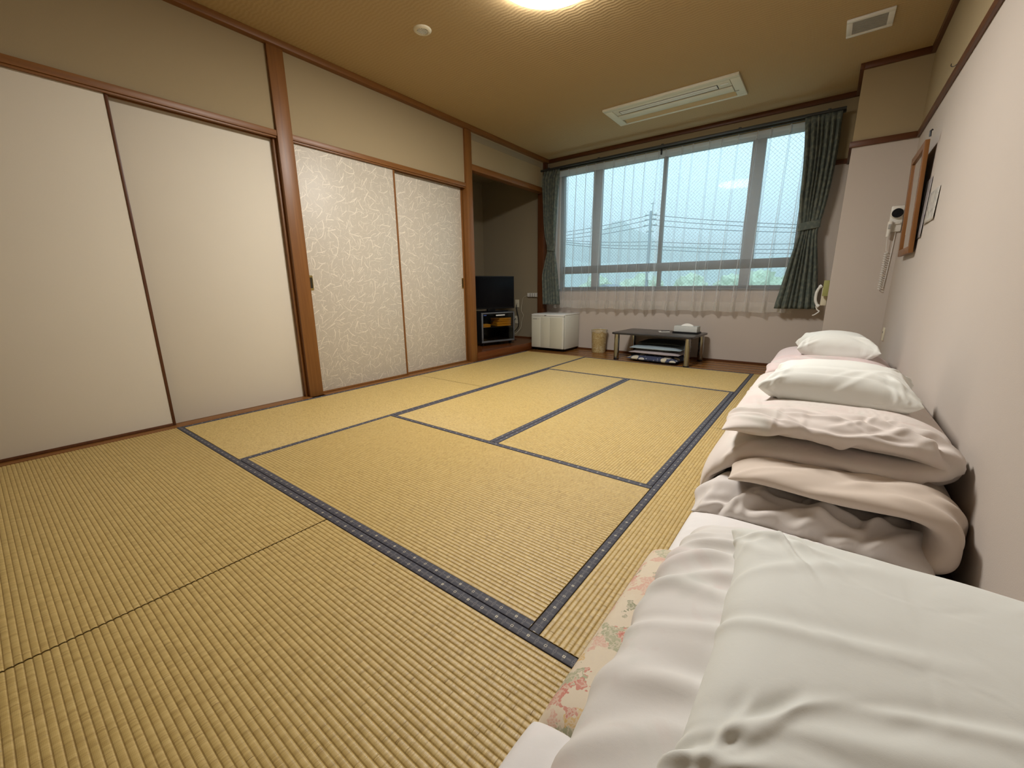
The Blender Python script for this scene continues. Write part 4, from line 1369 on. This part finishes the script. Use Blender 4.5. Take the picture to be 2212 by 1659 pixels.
def padded(path, y0, y1, h, ns, nv, nexp=6, droop=None, yskew=None, hs=None, endtaper=5):
    """quilt following a midline path in (x, z), swept from y0 to y1"""
    P = resample(catmull(path, 200), ns)
    T_ = np.gradient(P, axis=0)
    T_ /= np.linalg.norm(T_, axis=1, keepdims=True)
    N = np.stack([-T_[:, 1], T_[:, 0]], 1)
    sp = np.linspace(-1, 1, ns); vp = np.linspace(-1, 1, nv)
    # crowd the samples towards the rim
    vq = np.sin(vp * PI / 2) * 0.35 + vp * 0.65
    hh = h * np.sqrt(np.clip(1 - np.abs(sp) ** endtaper, 0, 1))[:, None] * np.sqrt(np.clip(1 - np.abs(vq) ** nexp, 0, 1))[None, :]
    if hs is not None: hh = hh * np.interp(np.linspace(0, 1, ns), np.linspace(0, 1, len(hs)), hs)[:, None]
    A = np.zeros((ns, nv, 3)); B_ = np.zeros((ns, nv, 3))
    yc = (y0 + y1) / 2 + vq * (y1 - y0) / 2
    for S_, sg in ((A, 1), (B_, -1)):
        S_[..., 0] = P[:, 0][:, None] + sg * hh * N[:, 0][:, None]
        S_[..., 2] = P[:, 1][:, None] + sg * hh * N[:, 1][:, None]
        S_[..., 1] = yc[None, :]
    if yskew is not None:
        for S_ in (A, B_):
            S_[..., 1] += yskew(S_[..., 0], S_[..., 1], S_[..., 2])
    if droop is not None:
        for S_ in (A, B_):
            S_[..., 2] += droop(S_[..., 0], S_[..., 1])
    return A, B_

def pillow(name, label, loc, size, rot, seed, mat='pillowcase', n=(72, 56), press=0.0016, iters=260, tilt=(0, 0), group=None, fill=1.0, wrink=1.015):
    a, b_ = size
    t = thing(name, label, 'pillow' if name == 'pillow' else 'cushion', loc, rot, group)
    ns, nv = n
    u = np.linspace(-1, 1, ns); v = np.linspace(-1, 1, nv)
    U, V = np.meshgrid(u, v, indexing='ij')
    pro = ((1 - np.abs(U) ** 2.5) * (1 - np.abs(V) ** 2.5)) ** 0.6
    A = np.stack([U * a / 2, V * b_ / 2, 0.012 * pro], -1); B_ = np.stack([U * a / 2, V * b_ / 2, -0.012 * pro], -1)
    pf = np.clip(pro, 0, 1) ** 0.4 * fill
    A, B_ = relax(A, B_, wrink, wrink, iters, anchor=0.0, bend=0.10, press=press, zmin=None, seed=seed, jit=0.0015, press_fn=pf, tether=(12,))
    # rest on the surface below: flatten the underside
    zb = B_[..., 2].min() * 0.42
    for S_ in (A, B_):
        z = S_[..., 2]
        S_[..., 2] = np.where(z < zb, zb + (z - zb) * 0.12, z) - zb + 0.002
        S_[..., 2] += S_[..., 0] * tilt[0] + S_[..., 1] * tilt[1]
    for cxs, cvs, sd2 in ((0.04, 0.06, 1), (0.05, 0.93, 2), (0.95, 0.07, 3), (0.94, 0.95, 4)):
        A, B_ = creases(A, B_, 9, seed * 10 + sd2, math.atan2(0.5 - cvs, 0.5 - cxs), 0.55, 0.0065, 0.0065, (0.04, 0.11), (min(cvs + .0, .9), cvs + .14) if cvs < .5 else (cvs - .14, cvs), (cxs, cxs + .16) if cxs < .5 else (cxs - .16, cxs))
    A, B_ = creases(A, B_, 7, seed * 7, 0.35, 0.5, 0.0045 if a > 0.5 else 0.0022, 0.011, (0.08, 0.20), (0.1, 0.9), (0.1, 0.8))
    o = sheets_to_mesh('pillow_cover' if name == 'pillow' else 'cushion_cover', A, B_, mat, t, subsurf=1)
    return t, A, B_

# ================================================================== FLOOR CUSHIONS under the table
cdat = [('navy floor cushion with cream blossoms at the bottom of the stack', 'cushion_print', 0.0, (1.735, 4.02), 0.085, 0),
        ('mauve grey floor cushion second from the bottom', 'cushion_mauve', 0.083, (1.745, 4.04), 0.052, 1),
        ('pale blue floor cushion above the mauve one', 'cushion_blue', 0.133, (1.745, 4.05), 0.055, 2),
        ('dark green floor cushion on top of the stack', 'cushion_dark', 0.186, (1.775, 4.10), 0.045, 3)]
for lab, mt, z, (cx_, cy_), th, sd_ in cdat:
    t = thing('floor_cushion', lab, 'cushion', (cx_, cy_, z), TR * (1.5 - sd_ * .6), 'floor cushions stacked under the table')
    ns, nv = 40, 32
    U, V = np.meshgrid(np.linspace(-1, 1, ns), np.linspace(-1, 1, nv), indexing='ij')
    pro = ((1 - np.abs(U) ** 3.2) * (1 - np.abs(V) ** 3.2)) ** 0.62
    pin = 1 - 0.05 * (np.abs(V) ** 2) * (1 - U ** 2), 1 - 0.05 * (np.abs(U) ** 2) * (1 - V ** 2)
    wa, wb = (0.29, 0.235) if sd_ < 3 else (0.255, 0.20)
    base = np.stack([U * wa, V * wb, 0 * U], -1)
    A = base.copy(); B_ = base.copy()
    A[..., 2] = th * 0.42 + pro * th * 0.58; B_[..., 2] = th * 0.42 - pro * th * 0.41
    rng = np.random.default_rng(sd_)
    for S_ in (A, B_):
        S_[..., 2] += 0.004 * np.sin(U * 9 + sd_) * np.abs(U) ** 2 * pro ** .2
    sheets_to_mesh('cushion_cover', A, B_, mt, t)

# ================================================================== BEDDING
def bedding(name, part, label, cat, A, B_, mat, origin, subsurf=1, group=None):
    t = thing(name, label, cat, origin, 0, group)
    sheets_to_mesh(part, A, B_, mat, t, origin, subsurf)
    return t
XW = XR - 0.004
# ---- stack A, nearest
A, B_ = padded([(2.905, 0.055), (3.05, 0.062), (3.3, 0.062), (3.53, 0.055)], -1.05, 0.72, 0.055, 60, 90, 10)
A, B_ = relax(A, B_, 1.03, 1.02, 60, 0.06, 0.3, zmin=0.002, xmax=XW, seed=3, jit=0.003)
mA = bedding('futon_mattress', 'white_sheet', 'floral mattress half wrapped in a white sheet, bottom of the nearest bedding stack', 'mattress', A, B_, 'bright_sheet', (3.2, -0.2, 0), group='folded mattresses')
A, B_ = padded([(2.866, 0.060), (2.95, 0.066), (3.2, 0.068), (3.5, 0.066)], -0.235, 0.40, 0.062, 40, 50, 14)
A, B_ = relax(A, B_, 1.015, 1.01, 40, 0.08, 0.3, zmin=0.002, xmax=XW, seed=5, jit=0.002)
sheets_to_mesh('floral_cover', A, B_, 'floral_print', mA, (3.2, -0.2, 0))
A, B_ = padded([(2.860, 0.062), (2.95, 0.070), (3.2, 0.070), (3.5, 0.068)], -1.05, -0.215, 0.066, 40, 60, 12)
A, B_ = relax(A, B_, 1.03, 1.03, 60, 0.05, 0.3, zmin=0.002, xmax=XW, seed=6, jit=0.003)
sheets_to_mesh('white_sheet', A, B_, 'bright_sheet', mA, (3.2, -0.2, 0))
# comforter A
def droopA(x, y):
    return 0.018 * np.sin((y + 0.3) * 5.0) * np.clip((3.2 - x) / 0.3, 0, 1)
A, B_ = padded([(3.005, 0.185), (3.08, 0.225), (3.2, 0.235), (3.4, 0.235), (3.545, 0.225)], -1.05, 0.315, 0.105, 110, 130, 7, droop=droopA, endtaper=5)
ms_ = 1.03
A, B_ = creases(A, B_, 34, 45, 0.15, 0.35, 0.010, 0.014, (0.06, 0.2), (0.35, 0.99), (0.0, 0.45))
A, B_ = creases(A, B_, 14, 46, 0.3, 0.9, 0.006, 0.03, (0.1, 0.3), (0.2, 0.9), (0.0, 1.0))
A, B_ = relax(A, B_, 1.006, 1.015, 60, 0.05, 0.25, zmin=0.115, xmax=XW, seed=11, jit=0.004)
bedding('comforter', 'quilt_cover', 'big white comforter under the nearest pillow', 'comforter', A, B_, 'white_cover', (3.25, -0.35, 0.1), group='folded comforters')

# ---- stack B
A, B_ = padded([(2.905, 0.070), (3.05, 0.075), (3.3, 0.075), (3.52, 0.075)], 0.70, 1.98, 0.070, 80, 100, 14)
A, B_ = creases(A, B_, 30, 25, 0.5, 0.8, 0.020, 0.020, (0.06, 0.22), (0.0, 0.2), (0.0, 1.0))
A, B_ = relax(A, B_, 1.04, 1.03, 80, 0.05, 0.2, zmin=0.002, xmax=XW, seed=21, jit=0.003)
mB = bedding('futon_mattress', 'grey_sheet', 'mattress in a crumpled greyish sheet, bottom of the middle bedding stack', 'mattress', A, B_, 'plain_sheet', (3.2, 1.4, 0), group='folded mattresses')
A, B_ = padded([(2.868, 0.040), (2.95, 0.05), (3.1, 0.05)], 1.35, 1.75, 0.042, 24, 30, 12)
sheets_to_mesh('floral_cover', A, B_, 'floral_print', mB, (3.2, 1.4, 0))
A, B_ = padded([(3.00, 0.195), (3.10, 0.215), (3.30, 0.215), (3.46, 0.225), (3.53, 0.190), (3.535, 0.12), (3.48, 0.07), (3.36, 0.05)], 0.74, 1.96, 0.042, 120, 90, 8,
               yskew=lambda x, y, z: -0.05 * (x - 3.25) * np.clip((1.4 - y) / .6, 0, 1))
A, B_ = creases(A, B_, 16, 15, 0.25, 0.4, 0.011, 0.018, (0.08, 0.25), (0.0, 0.14), (0.0, 0.75))
A, B_ = relax(A, B_, 1.015, 1.012, 60, 0.06, 0.3, zmin=0.002, xmax=XW, seed=23, jit=0.002)
bedding('futon_pad', 'pad_cover', 'cream folded pad between the grey mattress and the blush comforter', 'mattress', A, B_, 'cream_sheet', (3.25, 1.35, 0.1))
def skB(x, y, z):
    return 0.10 * (x - 3.2) * np.clip((1.4 - y) / .5, 0, 1) * 0.3
A, B_ = padded([(2.895, 0.075), (2.925, 0.150), (2.99, 0.225), (3.10, 0.262), (3.30, 0.268), (3.45, 0.275), (3.532, 0.315), (3.45, 0.355), (3.30, 0.358), (3.10, 0.352), (3.00, 0.340), (2.945, 0.325)],
               0.885, 2.00, 0.046, 190, 120, 7, yskew=skB, endtaper=9)
A, B_ = creases(A, B_, 22, 5, 0.50, 0.35, 0.013, 0.014, (0.08, 0.22), (0.0, 0.12), (0.52, 0.95), 1)
A, B_ = creases(A, B_, 16, 9, -0.35, 0.4, 0.010, 0.012, (0.05, 0.14), (0.0, 0.10), (0.45, 0.80), 1)
A, B_ = creases(A, B_, 10, 10, 0.30, 0.4, 0.010, 0.016, (0.06, 0.16), (0.0, 0.10), (0.05, 0.40), 1)
A, B_ = creases(A, B_, 22, 6, 1.3, 0.4, 0.006, 0.012, (0.05, 0.14), (0.0, 0.9), (0.70, 1.0), 1)
A, B_ = relax(A, B_, 1.02, 1.015, 70, 0.06, 0.25, zmin=0.004, xmax=XW, seed=31, jit=0.002)
bedding('comforter', 'quilt_cover', 'blush white comforter folded double under the middle pillow', 'comforter', A, B_, 'blush_cover', (3.25, 1.4, 0.1), group='folded comforters')

# ---- stack C, by the pillar
A, B_ = padded([(2.90, 0.075), (3.05, 0.080), (3.3, 0.080), (3.53, 0.080)], 2.20, 3.20, 0.075, 50, 60, 8)
A, B_ = relax(A, B_, 1.03, 1.02, 60, 0.05, 0.3, zmin=0.002, xmax=XW, seed=41, jit=0.004)
mC = bedding('futon_mattress', 'white_sheet', 'white sheeted mattress at the bottom of the bedding stack by the pillar', 'mattress', A, B_, 'bright_sheet', (3.2, 2.7, 0), group='folded mattresses')
A, B_ = padded([(2.872, 0.10), (2.93, 0.12), (3.1, 0.12)], 2.75, 3.12, 0.05, 24, 30, 12)
sheets_to_mesh('floral_cover', A, B_, 'floral_print', mC, (3.2, 2.7, 0))
A, B_ = padded([(2.925, 0.185), (3.0, 0.205), (3.25, 0.205), (3.44, 0.215), (3.535, 0.270), (3.44, 0.325), (3.25, 0.332), (3.05, 0.330), (2.945, 0.305)], 2.22, 3.18, 0.057, 150, 90, 7, endtaper=9)
A, B_ = creases(A, B_, 24, 35, 0.6, 0.5, 0.012, 0.018, (0.07, 0.18), (0.0, 0.4), (0.3, 1.0))
A, B_ = creases(A, B_, 24, 35, 0.6, 0.5, 0.010, 0.014, (0.07, 0.18), (0.0, 0.2), (0.5, 1.0), 1)
A, B_ = relax(A, B_, 1.015, 1.015, 60, 0.06, 0.28, zmin=0.004, xmax=XW, seed=43, jit=0.002)
bedding('comforter', 'quilt_cover', 'pink comforter folded double by the pillar', 'comforter', A, B_, 'pink_cover', (3.25, 2.7, 0.1), group='folded comforters')

# pillows
pillow('pillow', 'large white pillow on the nearest comforter', (3.365, -0.120, 0.318), (0.53, 0.56), math.radians(1), 7, n=(110, 110), press=0.000055, iters=300, group='white pillows')
pillow('pillow', 'white pillow on the blush comforter in the middle', (3.268, 1.35, 0.395), (0.49, 0.42), math.radians(-3), 13, n=(90, 76), press=0.00009, iters=260, group='white pillows')
pillow('pillow', 'white pillow on the pink comforter by the pillar', (3.278, 2.74, 0.380), (0.44, 0.40), math.radians(4), 17, n=(72, 64), press=0.00012, iters=240, group='white pillows')

# ================================================================== RIGHT WALL AND PILLAR FITTINGS
# mirror, hung high and leaning out at the top
mr = thing('wall_mirror', 'wood framed mirror leaning on the right wall by the pillar', 'mirror', (XR - 0.012, 3.095, 1.02))
mr.rotation_euler = (0, math.radians(-2.2), 0)
MH, MW, fw_ = 0.63, 0.245, 0.042
boxes('frame', [(-0.022, 0, -MW, -MW + fw_, 0, MH), (-0.022, 0, MW - fw_, MW, 0, MH), (-0.022, 0, -MW + fw_, MW - fw_, 0, fw_), (-0.022, 0, -MW + fw_, MW - fw_, MH - fw_, MH)], 'wood_z', mr, 0.002)
box('mirror_glass', (-0.012, -0.008, -MW + fw_ - 0.003, MW - fw_ + 0.003, fw_ - 0.003, MH - fw_ + 0.003), 'mirror_glass', mr)
box('back_board', (-0.007, 0.0, -MW + fw_, MW - fw_, fw_, MH - fw_), 'dark_wood_z', mr)
tube_obj('hanger', [(-0.01, -0.30, MH), (-0.01, -0.30, MH + 0.03), (-0.002, -0.30, MH + 0.035)], 0.005, 'black_metal', mr)

def sheetp(name, ya, yb, za, zb, mat, label, seed):
    bm = bmesh.new()
    n = 8
    g_ = []
    for i in range(n + 1):
        row = []
        for j in range(n + 1):
            y = ya + (yb - ya) * i / n; z = za + (zb - za) * j / n
            off = 0.003 + 0.004 * abs(math.sin(i * 0.5 + seed)) * (1 - j / n)
            row.append(bm.verts.new((XR - off, y, z)))
        g_.append(row)
    for i in range(n):
        for j in range(n):
            bm.faces.new((g_[i][j], g_[i + 1][j], g_[i + 1][j + 1], g_[i][j + 1]))
    o = fin(name, bm, mat, None, smooth=True)
    s_ = o.modifiers.new('s', 'SOLIDIFY'); s_.thickness = 0.001
    return tag(o, label, 'notice')
sheetp('notice', 2.76, 2.93, 1.10, 1.43, 'notice_print_grey', 'greyish printed notice right beside the mirror', 1)
sheetp('notice', 2.45, 2.74, 1.165, 1.33, 'notice_print', 'illustrated notice in a clear sleeve, farther from the mirror', 2)

hk = tube_obj('wall_hook', catmull([(XR - 0.004, 2.62, 1.950), (XR - 0.014, 2.62, 1.938), (XR - 0.026, 2.63, 1.930), (XR - 0.036, 2.64, 1.938), (XR - 0.036, 2.645, 1.950)], 20).tolist(), 0.0018, 'black_metal', None, 6)
tag(hk, 'small dark hook hanging on the right wall rail', 'hook')
ws = box('wall_switch', (XR - 0.010, XR, 3.56, 3.63, 0.405, 0.505), 'ivory_plastic', None, 0.003)
tag(ws, 'ivory socket plate low on the right wall by the pillar', 'socket')
boxes('socket_hole', [(XR - 0.0112, XR - 0.0095, 3.585, 3.589, 0.46, 0.475), (XR - 0.0112, XR - 0.0095, 3.600, 3.604, 0.46, 0.475)], 'badge_ink', ws)

# hair dryer holder on the front of the pillar
hd = thing('hair_dryer', 'white wall mounted hair dryer with a round black face on the pillar', 'hair dryer', (3.545, 3.813, 1.20))
box('mount', (-0.038, 0.040, -0.022, 0.0, 0.030, 0.222), 'white_plastic', hd, 0.008)
bm = bmesh.new()
lathe(bm, [(0, -0.030), (0.030, -0.030), (0.036, -0.022), (0.040, 0.0)], 36)
for v in bm.verts: v.co = Vector((v.co.x, v.co.z * 1.0 - 0.020, v.co.y + 0.165))
fin('nozzle_ring', bm, 'white_plastic', hd, smooth=True)
bm = bmesh.new()
lathe(bm, [(0, -0.004), (0.033, -0.002), (0.034, 0.004)], 36)
for v in bm.verts: v.co = Vector((v.co.x, v.co.z - 0.052, v.co.y + 0.165))
fin('black_grille', bm, 'black_plastic', hd, smooth=True)
for i in range(5):
    zc = 0.165 - 0.022 + i * 0.011
    hl = math.sqrt(max(1e-6, 0.031 ** 2 - (zc - 0.165) ** 2))
    box('grille_bar', (-hl, hl, -0.060, -0.055, zc - 0.002, zc + 0.002), 'black_metal', hd)
bm = bmesh.new(); tube(bm, [(-0.030, -0.045, 0.105), (-0.032, -0.045, 0.05), (-0.034, -0.042, -0.005)], [0.016, 0.014, 0.011], 14); fin('grip', bm, 'white_plastic', hd, smooth=True)
box('switch', (-0.041, -0.025, -0.064, -0.057, 0.050, 0.085), 'grey_mesh', hd, 0.003)
box('cradle', (-0.045, 0.030, -0.035, -0.020, 0.085, 0.100), 'white_plastic', hd, 0.004)
pts = [(-0.034, -0.042, -0.005), (-0.030, -0.035, -0.06), (-0.025, -0.030, -0.11)]
for i in range(260):
    t_ = i / 259
    a = t_ * 2 * PI * 17
    pts.append((-0.022 + 0.010 * math.cos(a), -0.026 + 0.010 * math.sin(a), -0.12 - 0.29 * t_))
tube_obj('coiled_cord', pts, 0.0022, 'cool_white', hd, 6)
tube_obj('cord_return', catmull([(0.000, -0.012, -0.40), (0.006, -0.010, -0.25), (0.010, -0.010, -0.1), (0.012, -0.010, 0.04)], 20).tolist(), 0.0022, 'cool_white', hd, 6)

# telephone on the side of the pillar
ph_ = thing('telephone', 'white wall telephone on the side of the pillar', 'telephone', (3.199, 4.02, 0.640))
box('body', (-0.046, 0, -0.055, 0.055, 0.010, 0.170), 'ivory_plastic', ph_, 0.008)
bm = bmesh.new()
tube(bm, catmull([(-0.052, 0, 0.185), (-0.066, 0, 0.172), (-0.082, 0, 0.135), (-0.086, 0, 0.092), (-0.082, 0, 0.050), (-0.066, 0, 0.012), (-0.052, 0, 0.000)], 28).tolist(), [0.016] * 5 + [0.0115] * 18 + [0.016] * 5, 14)
fin('handset', bm, 'cool_white', ph_, smooth=True)
tube_obj('handset_cord', catmull([(-0.075, 0, 0.000), (-0.060, 0, -0.030), (-0.045, -0.01, -0.045), (-0.075, -0.015, -0.075), (-0.090, -0.01, -0.080)], 30).tolist(), 0.005, 'cool_white', ph_, 8)
yg = box('memo_holder', (3.158, 3.199, 3.905, 3.945, 0.735, 0.870), 'chartreuse', None, 0.002)
tag(yg, 'yellow green memo holder on the pillar above the telephone', 'holder')
